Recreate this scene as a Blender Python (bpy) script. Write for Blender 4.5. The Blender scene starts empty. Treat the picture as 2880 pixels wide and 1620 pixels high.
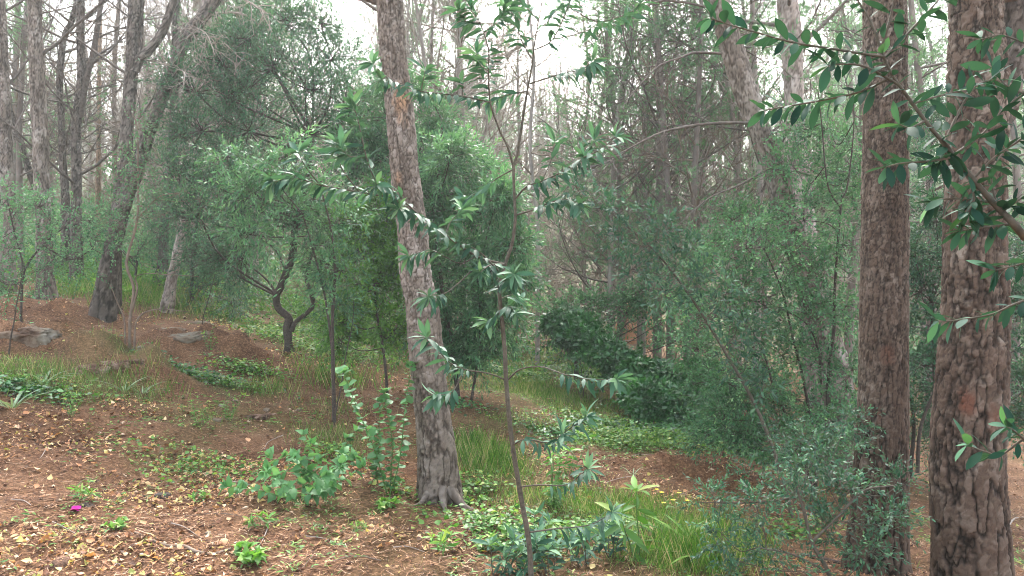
import bpy, math
import numpy as np
from mathutils import Vector
R_ = np.random.default_rng(7)
SC = bpy.context.scene
COL = SC.collection
rad = math.radians
# ------------------------------------------------------------------ camera, sky, sun, exposure
W0, H0, F0 = 2880.0, 1620.0, 2261.0          # picture size the measurements were taken at, focal length in those pixels
CAMZ = 1.6; PITCH = rad(-2.0)
cam_d = bpy.data.cameras.new('camera'); cam = bpy.data.objects.new('camera', cam_d); COL.objects.link(cam)
cam_d.sensor_width = 36.0; cam_d.lens = 36.0 * F0 / W0
cam_d.clip_start = 0.05; cam_d.clip_end = 2000
cam.location = (0, 0, CAMZ); cam.rotation_euler = (rad(90) + PITCH, 0, 0)
SC.camera = cam
SUN_EL, SUN_AZ = rad(46), rad(4)            # azimuth from +Y (ahead) towards +X
world = bpy.data.worlds.new('World'); SC.world = world; world.use_nodes = True
nt = world.node_tree; nt.nodes.clear()
sky = nt.nodes.new('ShaderNodeTexSky'); sky.sky_type = 'NISHITA'; sky.sun_disc = False
sky.sun_elevation = SUN_EL; sky.sun_rotation = SUN_AZ; sky.dust_density = 5.0; sky.air_density = 1.2; sky.ozone_density = 1.0
hs = nt.nodes.new('ShaderNodeHueSaturation'); hs.inputs['Saturation'].default_value = 0.5
bg = nt.nodes.new('ShaderNodeBackground'); bg.inputs['Strength'].default_value = 0.15
wo = nt.nodes.new('ShaderNodeOutputWorld')
nt.links.new(sky.outputs[0], hs.inputs['Color']); nt.links.new(hs.outputs[0], bg.inputs['Color']); nt.links.new(bg.outputs[0], wo.inputs[0])
sl = bpy.data.lights.new('sun', 'SUN'); sl.energy = 1.5; sl.angle = rad(10); sl.color = (1.0, 0.98, 0.94)
so = bpy.data.objects.new('sun', sl); COL.objects.link(so)
sd = Vector((math.sin(SUN_AZ) * math.cos(SUN_EL), math.cos(SUN_AZ) * math.cos(SUN_EL), math.sin(SUN_EL)))
so.rotation_euler = sd.to_track_quat('Z', 'Y').to_euler(); so.location = (0, 0, 30)
SC.view_settings.view_transform = 'Standard'; SC.view_settings.look = 'None'
SC.view_settings.exposure = 2.8; SC.view_settings.gamma = 1.0
SC.render.engine = 'CYCLES'; SC.cycles.filter_width = 1.0
SC.cycles.max_bounces = 6; SC.cycles.diffuse_bounces = 3; SC.cycles.transmission_bounces = 3; SC.cycles.volume_bounces = 1

# ------------------------------------------------------------------ small helpers
def P(u, v, d):
    """point in the world that the picture shows at (u, v), at distance d ahead"""
    x = (u - W0 / 2) / F0; z = -(v - H0 / 2) / F0
    y2 = math.cos(PITCH) - z * math.sin(PITCH); z2 = math.sin(PITCH) + z * math.cos(PITCH)
    s = d / y2
    return np.array([x * s, d, CAMZ + z2 * s])

def nrm(a): return a / np.maximum(np.linalg.norm(a, axis=-1, keepdims=True), 1e-9)

def hsh(*k):
    h = np.zeros(np.broadcast(*k).shape, dtype=np.float64)
    for i, a in enumerate(k): h = h + np.asarray(a, dtype=np.float64) * (12.9898 + 65.233 * i)
    return np.abs(np.modf(np.sin(h) * 43758.5453)[0])

def vnoise(x, y, seed=0.0):
    xi, yi = np.floor(x), np.floor(y); fx, fy = x - xi, y - yi
    fx = fx * fx * (3 - 2 * fx); fy = fy * fy * (3 - 2 * fy)
    a = hsh(xi, yi, seed); b = hsh(xi + 1, yi, seed); c = hsh(xi, yi + 1, seed); d = hsh(xi + 1, yi + 1, seed)
    return (a * (1 - fx) + b * fx) * (1 - fy) + (c * (1 - fx) + d * fx) * fy - 0.5

def voro(u, v, nu, seed=0.0):
    """cell noise, wrapping round in u after nu cells: F1, F2, cell id, height within the cell"""
    ui, vi = np.floor(u), np.floor(v)
    f1 = np.full(u.shape, 9.0); f2 = np.full(u.shape, 9.0); cid = np.zeros(u.shape); dv = np.zeros(u.shape)
    for i in (-1, 0, 1):
        for j in (-1, 0, 1):
            cu, cv = ui + i, vi + j; w = np.mod(cu, nu)
            px = cu + 0.15 + 0.7 * hsh(w, cv, seed); py = cv + 0.1 + 0.8 * hsh(w, cv, seed + 3.3)
            d = np.hypot(u - px, v - py); n = d < f1
            f2 = np.where(n, f1, np.minimum(f2, d)); f1 = np.where(n, d, f1)
            cid = np.where(n, hsh(w, cv, seed + 7.7), cid); dv = np.where(n, v - py, dv)
    return f1, f2, cid, dv

# ------------------------------------------------------------------ ground height
CP = [(0,1620,3.8),(0,1170,5.9),(230,1020,7.0),(225,850,10.3),(0,860,9.6),(0,690,20),(560,1120,7.5),(560,1340,5.5),
      (810,975,9.5),(670,885,12.0),(1000,1120,8.0),(1000,1400,5.3),(1240,1420,5.5),(1680,1290,6.8),(1680,1460,5.4),
      (1510,1120,9.5),(1500,1005,14.0),(1790,965,18.0),(2120,1340,7.0),(2120,1620,4.45),(2460,1640,4.7),(2730,1690,4.1),
      (2860,1460,7.3),(560,800,13.5),(420,790,14),(1000,960,12.5),(1250,1030,11.0),(300,760,16),(900,900,15)]
XYZ = [P(*c) for c in CP]
XYZ += [np.array(q, float) for q in [(0,0,0),(-4,0,.15),(4,0,-.35),(-9,4,.75),(9,5,-1.0),(0,-12,-.1),(-14,-8,.8),(14,-8,-1.1),
      (-17,12,1.7),(-16,24,2.6),(-6,24,1.9),(3,26,.6),(11,24,-.3),(18,14,-1.3),(20,28,.2),(-25,42,4.6),(-8,42,4.4),(6,42,4.2),(24,42,4.0),
      (-50,30,4.5),(50,20,-.8),(-45,70,9),(-10,70,9.5),(20,70,9.5),(60,70,7),(-130,0,5),(130,0,-3),(-120,120,10),(120,120,8),(0,120,11),(0,-120,-2),(0,300,6),(300,0,-3),(-300,0,5),(0,-300,-3),(-300,300,6),(300,300,4),(300,-300,-4),(-300,-300,0)]]
XYZ = np.array(XYZ); NP_ = len(XYZ)
def _fit():
    A = np.linalg.norm(XYZ[:, None, :2] - XYZ[None, :, :2], axis=2) + np.eye(NP_) * 0.02
    Q = np.hstack([np.ones((NP_, 1)), XYZ[:, :2]]); M = np.block([[A, Q], [Q.T, np.zeros((3, 3))]])
    return np.linalg.solve(M, np.concatenate([XYZ[:, 2], np.zeros(3)]))
_wt = _fit()
def gz0(x, y):
    x = np.asarray(x, float); y = np.asarray(y, float)
    z = _wt[NP_] + _wt[NP_ + 1] * x + _wt[NP_ + 2] * y
    for i in range(NP_):
        z = z + _wt[i] * np.sqrt((x - XYZ[i, 0]) ** 2 + (y - XYZ[i, 1]) ** 2 + 0.16)
    return z
BUMP = [(345,1045,.55,.30,.17),(60,985,.65,.35,.17),(215,950,.45,.30,.13),(545,985,.6,.30,.12),(660,1000,.5,.25,.10),(60,880,.8,.4,.12),(700,1165,.32,.16,.06),(1960,1345,.45,.18,.10),(1850,1330,.4,.15,.06),(120,1190,.3,.15,.04),(30,1300,.4,.2,.04)]
def _bump_centres():
    o = []
    for u, v, rx, ry, h in BUMP:
        ys = np.arange(1.5, 20, .02); a = P(u, v, 1.0); g = gz0(a[0] * ys, ys); k = np.argmax(CAMZ + (a[2] - CAMZ) * ys < g); o.append((a[0] * ys[k], ys[k] + .5 * ry, rx, ry, h))
    return o
BC = None
def gz(x, y):
    global BC
    if BC is None: BC = _bump_centres()
    z = gz0(x, y)
    for cx, cy, rx, ry, h in BC:
        w = np.exp(-(((x - cx) / rx) ** 2 + ((y - cy) / ry) ** 2) ** 2); z = z + w * h * (1 + 1.2 * vnoise(np.asarray(x) * 5, np.asarray(y) * 5, 51) + .8 * np.abs(vnoise(np.asarray(x) * 11, np.asarray(y) * 11, 52)) + .45 * vnoise(np.asarray(x) * 24, np.asarray(y) * 24, 53))
    z = z + .09 * vnoise(x * 1.1, y * 1.1, 1) + .05 * vnoise(x * 2.9, y * 2.9, 2) + .034 * vnoise(x * 7, y * 7, 3) + .022 * vnoise(x * 19, y * 19, 4)
    return z
def hit(u, v, dmax=60.0):
    """where the line of sight through (u, v) meets the ground"""
    ys = np.concatenate([np.arange(1.5, 15, .02), np.arange(15, dmax, .1)])
    a = P(u, v, 1.0); dx, dz = a[0], a[2] - CAMZ
    xs = dx * ys; zs = CAMZ + dz * ys; g = gz0(xs, ys)
    k = np.argmax(zs < g) if (zs < g).any() else len(ys) - 1
    return np.array([xs[k], ys[k], float(gz(xs[k], ys[k]))])

# ------------------------------------------------------------------ mesh building
class MB:
    def __init__(s): s.v = []; s.f = []; s.c = []; s.n = 0
    def add(s, V, F, C=None):
        """V (n,3), F list of (k,3)/(k,4) int arrays, C (n,4) colour attribute"""
        V = np.asarray(V, float)
        if not len(V): return s
        s.v.append(V)
        for f in (F if isinstance(F, list) else [F]): s.f.append(np.asarray(f, np.int64) + s.n)
        s.c.append(np.tile(np.array([.5, .5, 0, 1.]), (len(V), 1)) if C is None else C); s.n += len(V)
        return s
    def build(s, name, mat, parent=None, smooth=False, loc=None):
        V = np.vstack(s.v); C = np.vstack(s.c)
        o0 = np.zeros(3)
        if loc is not None: o0 = np.array(loc, float); V = V - o0
        elif parent is not None: V = V - np.array(parent.location)
        me = bpy.data.meshes.new(name)
        nl = sum(f.size for f in s.f); npoly = sum(len(f) for f in s.f)
        me.vertices.add(len(V)); me.vertices.foreach_set('co', V.astype(np.float32).ravel())
        me.loops.add(nl); me.loops.foreach_set('vertex_index', np.concatenate([f.ravel() for f in s.f]).astype(np.int32))
        tot = np.concatenate([np.full(len(f), f.shape[1]) for f in s.f]); st = np.concatenate([[0], np.cumsum(tot)[:-1]])
        me.polygons.add(npoly); me.polygons.foreach_set('loop_start', st.astype(np.int32)); me.polygons.foreach_set('loop_total', tot.astype(np.int32))
        if smooth: me.polygons.foreach_set('use_smooth', np.ones(npoly, bool))
        me.update(calc_edges=True)
        ca = me.color_attributes.new('Col', 'FLOAT_COLOR', 'POINT'); ca.data.foreach_set('color', C.astype(np.float32).ravel())
        me.materials.append(mat)
        o = bpy.data.objects.new(name, me); COL.objects.link(o)
        if parent is not None: o.parent = parent
        else: o.location = o0
        return o

def thing(name, label, cat, loc=(0, 0, 0), group=None):
    o = bpy.data.objects.new(name, None); COL.objects.link(o); o.location = [float(a) for a in loc]
    o.empty_display_size = .1
    return tag(o, label, cat, group)
def tag(o, label, cat, group=None, kind=None):
    o['label'] = label; o['category'] = cat
    if group: o['group'] = group
    if kind: o['kind'] = kind
    return o
def struct(o, label=None):
    o['kind'] = 'structure'
    if label: o['label'] = label
    return o
def copy_tree(o, loc, rz=0., sc=1., label=None, group=None):
    c = o.copy(); COL.objects.link(c); c.location = loc; c.rotation_euler = (0, 0, rz); c.scale = (sc, sc, sc)
    if label: c['label'] = label
    if group: c['group'] = group
    for ch in list(o.children):
        d = ch.copy(); COL.objects.link(d); d.parent = c
    return c

def smooth_path(pts, n=8):
    """Catmull-Rom through the points"""
    p = np.asarray(pts, float)
    if len(p) < 3: return np.array([p[0] + (p[-1] - p[0]) * t for t in np.linspace(0, 1, n + 1)])
    q = np.vstack([2 * p[0] - p[1], p, 2 * p[-1] - p[-2]]); out = []
    for i in range(1, len(q) - 2):
        t = np.linspace(0, 1, n, endpoint=False)[:, None]
        out.append(.5 * ((2 * q[i]) + (-q[i-1] + q[i+1]) * t + (2*q[i-1] - 5*q[i] + 4*q[i+1] - q[i+2]) * t**2 + (-q[i-1] + 3*q[i] - 3*q[i+1] + q[i+2]) * t**3))
    out.append(p[-1][None]); return np.vstack(out)

def tubes(paths, radii, sides=3, cap=False):
    """paths (m,k,d>=3), radii (m,k) -> V, F for all of them together"""
    m, k, _ = paths.shape
    T = np.gradient(paths, axis=1); T = nrm(T)
    ref = np.where(np.abs(T[:, :1, 2:3]) > .9, np.array([1., 0, 0]), np.array([0, 0, 1.]))
    A = nrm(np.cross(T, np.broadcast_to(ref, T.shape))); B = np.cross(T, A)
    th = np.arange(sides) / sides * 2 * np.pi
    V = paths[:, :, None] + radii[:, :, None, None] * (np.cos(th)[None, None, :, None] * A[:, :, None] + np.sin(th)[None, None, :, None] * B[:, :, None])
    idx = np.arange(m * k * sides).reshape(m, k, sides); nx = np.roll(idx, -1, axis=2)
    F = np.stack([idx[:, :-1], nx[:, :-1], nx[:, 1:], idx[:, 1:]], -1).reshape(-1, 4)
    return V.reshape(-1, 3), F
def colr(n, r=None, b=0.):
    c = np.zeros((n, 4)); c[:, 3] = 1; c[:, 0] = .5; c[:, 1] = R_.random(n) if r is None else r; c[:, 2] = b; return c
def one_tube(path, r, sides=6, n=6):
    """path points, r = list of radii per point or (r0, r1)"""
    p = smooth_path(path, n); k = len(p); r = np.asarray(r, float)
    rr = np.interp(np.linspace(0, 1, k), np.linspace(0, 1, len(r)), r)
    return tubes(p[None], rr[None], sides)

# leaf shapes: along +X from 0 to 1, normal +Z
def leaf_shape(prof, fold=.25, droop=.15, teeth=0.):
    k = len(prof); t = np.linspace(0, 1, k); V = []; F = []
    mid = np.stack([t, 0 * t, -droop * t ** 2], 1)
    w = np.asarray(prof)
    L = mid + np.stack([-teeth * (w > 0) * .06 * (np.arange(k) % 2), w, fold * w], 1)
    Rr = mid + np.stack([-teeth * (w > 0) * .06 * (np.arange(k) % 2), -w, fold * w], 1)
    V = np.vstack([mid, L[1:-1], Rr[1:-1]]); a = k; b = k + k - 2
    tri = [[0, 1, a], [0, b, 1]]; quad = []
    for i in range(1, k - 2): quad += [[i, i + 1, a + i, a + i - 1], [i, b + i - 1, b + i, i + 1]]
    tri += [[k - 2, k - 1, a + k - 3], [k - 2, b + k - 3, k - 1]]
    return V, [np.array(tri)] + ([np.array(quad)] if quad else [])
LANCE = leaf_shape([0, .09, .13, .09, 0], .28, .30)
LANCE_F = leaf_shape([0, .13, 0], .3, .12)
ELLI = leaf_shape([0, .095, .155, .165, .12, 0], .14, .18)
ELLI_F = leaf_shape([0, .24, 0], .25, .1)
OVATE = leaf_shape([0, .26, .36, .34, .30, .20, .15, .06, 0], .2, .28, 1.)
ROUND = leaf_shape([0, .30, .43, .45, .36, .18, 0], .12, .12)
ROUND_F = leaf_shape([0, .42, .34, 0], .2, .15)
STRAP = leaf_shape([.02, .035, .035, .032, .028, .02, 0], .3, .55)

def put_leaves(mb, shape, Pn, D, N, S, rnd=None, b=None):
    """copies of a leaf shape at Pn, along D, normal near N, length S"""
    V, F = shape; m = len(Pn)
    if m == 0: return
    D = nrm(D); Y = nrm(np.cross(N, D)); Z = np.cross(D, Y)
    M = np.stack([D, Y, Z], 2)                               # columns
    W = np.einsum('mij,nj->mni', M, V) * np.asarray(S)[:, None, None] + Pn[:, None]
    n = len(V); off = (np.arange(m) * n)[:, None, None]
    Fs = [(f[None] + off).reshape(-1, f.shape[1]) for f in F]
    rnd = R_.random(m) if rnd is None else rnd
    C = np.zeros((m, n, 4)); C[..., 0] = .5; C[..., 1] = rnd[:, None]; C[..., 3] = 1
    if b is not None: C[..., 2] = np.asarray(b)[:, None] if np.ndim(b) else b
    mb.add(W.reshape(-1, 3), Fs, C.reshape(-1, 4))

def rdir(n, up=0.):
    d = R_.normal(size=(n, 3)); d = nrm(d); d[:, 2] += up; return nrm(d)

def twig_leaves(lmb, tmb, O, D, L, nper, size, shape, droop=.25, spread=.9, tr=.0018, start=.15, szvar=.3, up=.8, tint=None):
    """leafy twigs: O origins, D directions, L lengths"""
    m = len(O); t = start + (1 - start) * (np.arange(nper)[None] + R_.random((m, nper)) * .7) / nper
    D = nrm(D)
    pos = O[:, None] + D[:, None] * (t * L[:, None])[..., None] - np.array([0, 0, 1.]) * (droop * L[:, None] * t ** 2)[..., None]
    tang = nrm(D[:, None] - np.array([0, 0, 1.]) * (2 * droop * t)[..., None])
    ref = nrm(np.cross(D, rdir(m)))
    ang = np.arange(nper)[None] * 2.4 + R_.random((m, nper)) * .9
    A = ref[:, None] ; B = np.cross(D, ref)[:, None]
    radial = np.cos(ang)[..., None] * A + np.sin(ang)[..., None] * B
    sp = spread * (1 - .55 * t)[..., None] * (.8 + .5 * R_.random((m, nper, 1)))
    ld = nrm(tang + radial * sp * 1.3)
    nn = nrm(np.array([0, 0, 1.]) * up + tang * -.2 + .45 * R_.normal(size=ld.shape))
    sz = size * (1 + szvar * (R_.random((m, nper)) - .5) * 2) * (1 - .25 * t)
    tn = (R_.random((m, 1)) * .6 + R_.random((m, nper)) * .4) if tint is None else np.broadcast_to(tint[:, None], (m, nper)) * .6 + R_.random((m, nper)) * .4
    put_leaves(lmb, shape, pos.reshape(-1, 3), ld.reshape(-1, 3), nn.reshape(-1, 3), sz.ravel(), tn.ravel())
    if tmb is not None:
        tt = np.linspace(0, 1, 4)
        pp = O[:, None] + D[:, None] * (tt[None] * L[:, None])[..., None] - np.array([0, 0, 1.]) * (droop * L[:, None] * tt[None] ** 2)[..., None]
        V, F = tubes(pp, np.broadcast_to(np.array([1, .8, .6, .3]) * tr, (m, 4)), 3); tmb.add(V, F, colr(len(V)))
# ------------------------------------------------------------------ materials
def new_mat(name):
    m = bpy.data.materials.new(name); m.use_nodes = True; t = m.node_tree; t.nodes.clear()
    out = t.nodes.new('ShaderNodeOutputMaterial'); b = t.nodes.new('ShaderNodeBsdfPrincipled'); t.links.new(b.outputs[0], out.inputs[0])
    return m, t, b, out
def attr(t):
    a = t.nodes.new('ShaderNodeAttribute'); a.attribute_name = 'Col'; s = t.nodes.new('ShaderNodeSeparateColor'); t.links.new(a.outputs['Color'], s.inputs[0]); return s
def ramp(t, src, stops):
    r = t.nodes.new('ShaderNodeValToRGB'); e = r.color_ramp.elements
    while len(e) < len(stops): e.new(.5)
    for q, (p, c) in zip(e, stops): q.position = p; q.color = (*c, 1)
    t.links.new(src, r.inputs[0]); return r.outputs[0]
def noise(t, scale, detail=3, rough=.6, vec=None, obj=True, stretch=None):
    n = t.nodes.new('ShaderNodeTexNoise'); n.inputs['Scale'].default_value = scale; n.inputs['Detail'].default_value = detail; n.inputs['Roughness'].default_value = rough
    g = t.nodes.new('ShaderNodeNewGeometry'); src = g.outputs['Position']
    if stretch:
        mp = t.nodes.new('ShaderNodeMapping'); mp.inputs['Scale'].default_value = stretch; t.links.new(src, mp.inputs[0]); src = mp.outputs[0]
    t.links.new(src, n.inputs['Vector']); return n.outputs['Fac']
def mix(t, fac, a, b, mode='MIX'):
    m = t.nodes.new('ShaderNodeMix'); m.data_type = 'RGBA'; m.blend_type = mode
    for i, s in ((0, fac), (6, a), (7, b)):
        if isinstance(s, (int, float)): m.inputs[i].default_value = s
        elif isinstance(s, tuple): m.inputs[i].default_value = (*s, 1)
        else: t.links.new(s, m.inputs[i])
    return m.outputs[2]
def bump(t, b, h, strength=.5, dist=.01):
    n = t.nodes.new('ShaderNodeBump'); n.inputs['Strength'].default_value = strength; n.inputs['Distance'].default_value = dist
    t.links.new(h, n.inputs['Height']); t.links.new(n.outputs[0], b.inputs['Normal'])
def leaf_mat(name, stops, rough=.45, trans=.3, spec=.5, back=None):
    """leaf: colour from the per-leaf value, some light passes through, underside paler when given"""
    m, t, b, out = new_mat(name); s = attr(t); c = ramp(t, s.outputs[1], stops)
    if back:
        g = t.nodes.new('ShaderNodeNewGeometry'); c = mix(t, g.outputs['Backfacing'], c, mix(t, .6, c, back))
    t.links.new(c, b.inputs['Base Color']); b.inputs['Roughness'].default_value = rough; b.inputs['Specular IOR Level'].default_value = spec
    if trans:
        tr = t.nodes.new('ShaderNodeBsdfTranslucent'); mx = t.nodes.new('ShaderNodeMixShader'); mx.inputs[0].default_value = trans
        t.links.new(mix(t, 1.0, c, (1.5, 1.6, .9), 'MULTIPLY'), tr.inputs[0]); t.links.new(b.outputs[0], mx.inputs[1]); t.links.new(tr.outputs[0], mx.inputs[2]); t.links.new(mx.outputs[0], out.inputs[0])
    return m
def plain(name, stops, rough=.85, nscale=30., bstr=.3, bdist=.004, stretch=None):
    m, t, b, out = new_mat(name); n = noise(t, nscale, 4, stretch=stretch); c = ramp(t, n, stops); t.links.new(c, b.inputs['Base Color'])
    b.inputs['Roughness'].default_value = rough; b.inputs['Specular IOR Level'].default_value = .25
    if bstr: bump(t, b, n, bstr, bdist)
    return m
M = {}
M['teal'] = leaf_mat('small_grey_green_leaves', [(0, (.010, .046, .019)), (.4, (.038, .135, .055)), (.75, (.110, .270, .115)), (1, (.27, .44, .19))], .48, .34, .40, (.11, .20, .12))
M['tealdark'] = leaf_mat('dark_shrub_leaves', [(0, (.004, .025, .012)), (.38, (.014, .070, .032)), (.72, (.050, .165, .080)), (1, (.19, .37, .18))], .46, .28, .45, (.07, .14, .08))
M['laurel'] = leaf_mat('laurel_leaves', [(0, (.010, .040, .024)), (.45, (.028, .084, .050)), (.8, (.072, .165, .095)), (1, (.18, .31, .16))], .62, .25, .22, (.06, .125, .085))
M['near'] = leaf_mat('oval_glossy_leaves', [(0, (.006, .024, .015)), (.5, (.014, .048, .030)), (.85, (.036, .105, .054)), (1, (.11, .25, .075))], .7, .2, .1, (.03, .075, .05))
M['bright'] = leaf_mat('bright_green_leaves', [(0, (.030, .090, .015)), (.6, (.085, .205, .034)), (.9, (.17, .32, .06)), (1, (.31, .34, .09))], .5, .32, .35)
M['ivy'] = leaf_mat('ivy_leaves', [(0, (.007, .040, .010)), (.5, (.022, .100, .024)), (.8, (.06, .20, .05)), (1, (.13, .32, .09))], .38, .25, .55)
M['nettle'] = leaf_mat('broad_weed_leaves', [(0, (.030, .105, .034)), (1, (.100, .250, .085))], .55, .3, .3, (.11, .21, .10))
M['needle'] = leaf_mat('pine_needles', [(0, (.050, .120, .060)), (.6, (.110, .225, .115)), (1, (.20, .33, .17))], .6, .35, .3)
M['grass'] = leaf_mat('grass_blades', [(0, (.034, .090, .015)), (.5, (.085, .195, .030)), (.80, (.17, .29, .055)), (.9, (.28, .26, .12)), (1, (.40, .33, .19))], .6, .35, .25)
M['strap'] = leaf_mat('strap_leaves', [(0, (.12, .19, .10)), (1, (.27, .36, .21))], .5, .2, .4)
M['litter'] = leaf_mat('fallen_leaves', [(0, (.060, .026, .014)), (.28, (.16, .065, .030)), (.45, (.38, .17, .075)), (.6, (.58, .31, .16)), (.75, (.66, .48, .31)), (.88, (.52, .40, .13)), (1, (.24, .28, .08))], .6, .2, .3)
M['strand'] = leaf_mat('dry_needle_litter', [(0, (.030, .013, .007)), (.35, (.10, .042, .020)), (.7, (.22, .105, .050)), (.9, (.40, .23, .13)), (1, (.50, .37, .26))], .75, 0, .2)
M['petal'] = leaf_mat('magenta_petals', [(0, (.45, .02, .28)), (1, (.62, .05, .42))], .5, .3, .3)
M['yellow'] = leaf_mat('yellow_petals', [(0, (.75, .60, .02)), (1, (.85, .72, .08))], .5, .3, .3)
M['twig'] = plain('grey_twigs', [(.3, (.070, .055, .045)), (.7, (.16, .13, .11))], .9, 25, 0)
M['twigbrown'] = plain('brown_twigs', [(.3, (.10, .068, .048)), (.7, (.22, .165, .125))], .9, 12, 0)
M['twigpale'] = plain('pale_dead_twigs', [(.3, (.20, .16, .13)), (.7, (.36, .30, .26))], .9, 14, 0)
M['stem'] = plain('smooth_grey_green_stem', [(.3, (.050, .042, .030)), (.7, (.12, .10, .075))], .8, 60, .3, .002)
M['greenstem'] = plain('green_stem', [(.3, (.05, .11, .03)), (.7, (.10, .19, .05))], .6, 60, 0)
M['darkbark'] = plain('dark_shrub_bark', [(.3, (.030, .022, .018)), (.7, (.085, .066, .054))], .9, 60, .6, .006)
M['rock'] = plain('grey_rock', [(.34, (.080, .045, .028)), (.45, (.16, .115, .08)), (.55, (.16, .135, .10)), (.72, (.27, .24, .20))], .95, 5, 1., .05)
M['rockbrown'] = plain('earthy_rock', [(.32, (.060, .032, .020)), (.52, (.16, .090, .060)), (.70, (.33, .245, .19))], .95, 11, 1., .06)
M['sunlitearth'] = plain('sunlit_orange_earth', [(.3, (.50, .24, .13)), (.7, (.70, .42, .28))], .95, 3, .6, .05)  # orange earth made pale, sunlight put into the colour
M['orangebark'] = plain('orange_dead_bark', [(.3, (.30, .13, .06)), (.7, (.55, .28, .14))], .9, 9, .5, .01, (1, 1, .3))

def bark_mat(name, crack, plates, tint=(.52, .23, .11)):
    m, t, b, out = new_mat(name); s = attr(t)
    n = noise(t, 38, 5, .7); pl = ramp(t, s.outputs[1], plates)
    pl = mix(t, n, mix(t, 1., pl, (.62, .60, .58), 'MULTIPLY'), mix(t, 1., pl, (1.30, 1.27, 1.25), 'MULTIPLY'))
    pl = mix(t, s.outputs[2], pl, tint)
    cr = t.nodes.new('ShaderNodeMapRange'); cr.inputs[1].default_value = .12; cr.inputs[2].default_value = .75; t.links.new(s.outputs[0], cr.inputs[0])
    c = mix(t, cr.outputs[0], crack, pl); t.links.new(c, b.inputs['Base Color'])  # dark crack colour also stands in for weak shade inside the cracks
    b.inputs['Roughness'].default_value = .92; b.inputs['Specular IOR Level'].default_value = .2; bump(t, b, noise(t, 120, 4, .7), .5, .006)
    return m
M['bark'] = bark_mat('flaky_grey_pine_bark', (.045, .033, .025), [(0, (.12, .094, .074)), (.5, (.20, .165, .138)), (.8, (.28, .242, .21)), (1, (.38, .345, .31))], (.40, .23, .13))
M['barkred'] = bark_mat('reddish_pine_bark', (.014, .009, .006), [(0, (.060, .037, .026)), (.5, (.108, .075, .056)), (.8, (.165, .127, .100)), (1, (.25, .21, .175))], (.13, .05, .03))
M['barkgrey'] = bark_mat('shaded_grey_pine_bark', (.024, .019, .015), [(0, (.070, .055, .045)), (.5, (.125, .103, .088)), (1, (.24, .21, .185))])  # dimmer copy of the grey bark, shade put into its colour
M['barkwarm'] = bark_mat('warm_dead_pine_bark', (.10, .07, .05), [(0, (.20, .14, .10)), (.5, (.30, .21, .15)), (1, (.42, .30, .21))], (.55, .28, .14))
M['barkpale'] = bark_mat('pale_pine_bark', (.10, .075, .06), [(0, (.25, .20, .17)), (.5, (.38, .32, .28)), (1, (.52, .46, .42))])

# ------------------------------------------------------------------ the ground: one sheet
def blob(x, y, u, v, r, ry=None):
    c = hit(u, v); return np.exp(-(((x - c[0]) / r) ** 2 + ((y - c[1]) / (ry or r)) ** 2))
GREEN = [(300,760,1.6,1.2,1),(430,820,1.2,.9,.9),(150,720,2.5,2.5,1),(480,700,3,3,1),(150,1060,.9,.4,.8),(480,1065,.8,.25,.6),(640,1085,.55,.22,.8),
         (960,1000,1.0,.8,.6),(950,930,1.5,1.5,.8),(1520,1110,1.3,1.0,1),(1470,1030,1.8,2,.9),(1480,1200,.5,.3,.4),(1360,1330,.5,.5,.7),(1760,1440,.9,.45,1),(1500,1440,.4,.3,.5),(1940,1580,.5,.45,1),
         (1780,1240,.9,.45,.8),(950,1230,.4,.4,.45),(650,900,1.2,.5,.6),(600,1310,.5,.4,.35),(1650,1040,2.5,2,.9),(2050,1450,.5,.4,.5)]
def greenness(x, y):
    g = np.zeros_like(x)
    for u, v, rx, ry, a in GREEN: g = np.maximum(g, a * blob(x, y, u, v, rx, ry))
    far = np.clip((y - 13) / 5, 0, 1) * np.clip((-1.0 - x) / 2, 0, 1) * .9
    return np.clip(np.maximum(g, far) * 1.5 + .9 * vnoise(x * 1.6, y * 1.6, 9), 0, 1)
def make_ground():
    n = 640; s = np.linspace(-1, 1, n); k = 5.6
    gx = 400 * np.sinh(k * s) / np.sinh(k); gy = 6 + 400 * np.sinh(k * s) / np.sinh(k)
    X, Y = np.meshgrid(gx, gy); Z = gz(X, Y)
    V = np.stack([X, Y, Z], -1).reshape(-1, 3); i = np.arange(n * n).reshape(n, n)
    F = np.stack([i[:-1, :-1], i[:-1, 1:], i[1:, 1:], i[1:, :-1]], -1).reshape(-1, 4)
    C = np.zeros((n * n, 4)); C[:, 3] = 1; C[:, 0] = greenness(X.ravel(), Y.ravel()); C[:, 2] = np.clip((Y.ravel() - 15) / 12, 0, .85)
    m, t, b, out = new_mat('needle_covered_earth'); a = attr(t)
    base = ramp(t, noise(t, 2.4, 8, .75), [(.36, (.040, .015, .007)), (.5, (.120, .058, .026)), (.64, (.24, .135, .070))])
    fine = ramp(t, noise(t, 55, 4, .8), [(.38, (.016, .008, .005)), (.5, (.095, .045, .024)), (.62, (.28, .16, .095))])
    c = mix(t, .55, base, fine); gr = ramp(t, noise(t, 40, 3, .7), [(.3, (.025, .045, .012)), (.7, (.085, .12, .03))])
    c = mix(t, a.outputs[2], c, ramp(t, noise(t, .9, 6, .7), [(.35, (.035, .045, .018)), (.5, (.09, .075, .045)), (.65, (.075, .10, .04))])); c = mix(t, a.outputs[0], c, mix(t, .6, c, gr)); t.links.new(c, b.inputs['Base Color'])
    b.inputs['Roughness'].default_value = .95; b.inputs['Specular IOR Level'].default_value = .15; bump(t, b, noise(t, 60, 5, .75), .8, .012)
    mb = MB().add(V, F, C); o = mb.build('ground', m, smooth=True); struct(o, 'reddish brown forest floor covered in needles and dry leaves')
make_ground()

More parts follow.
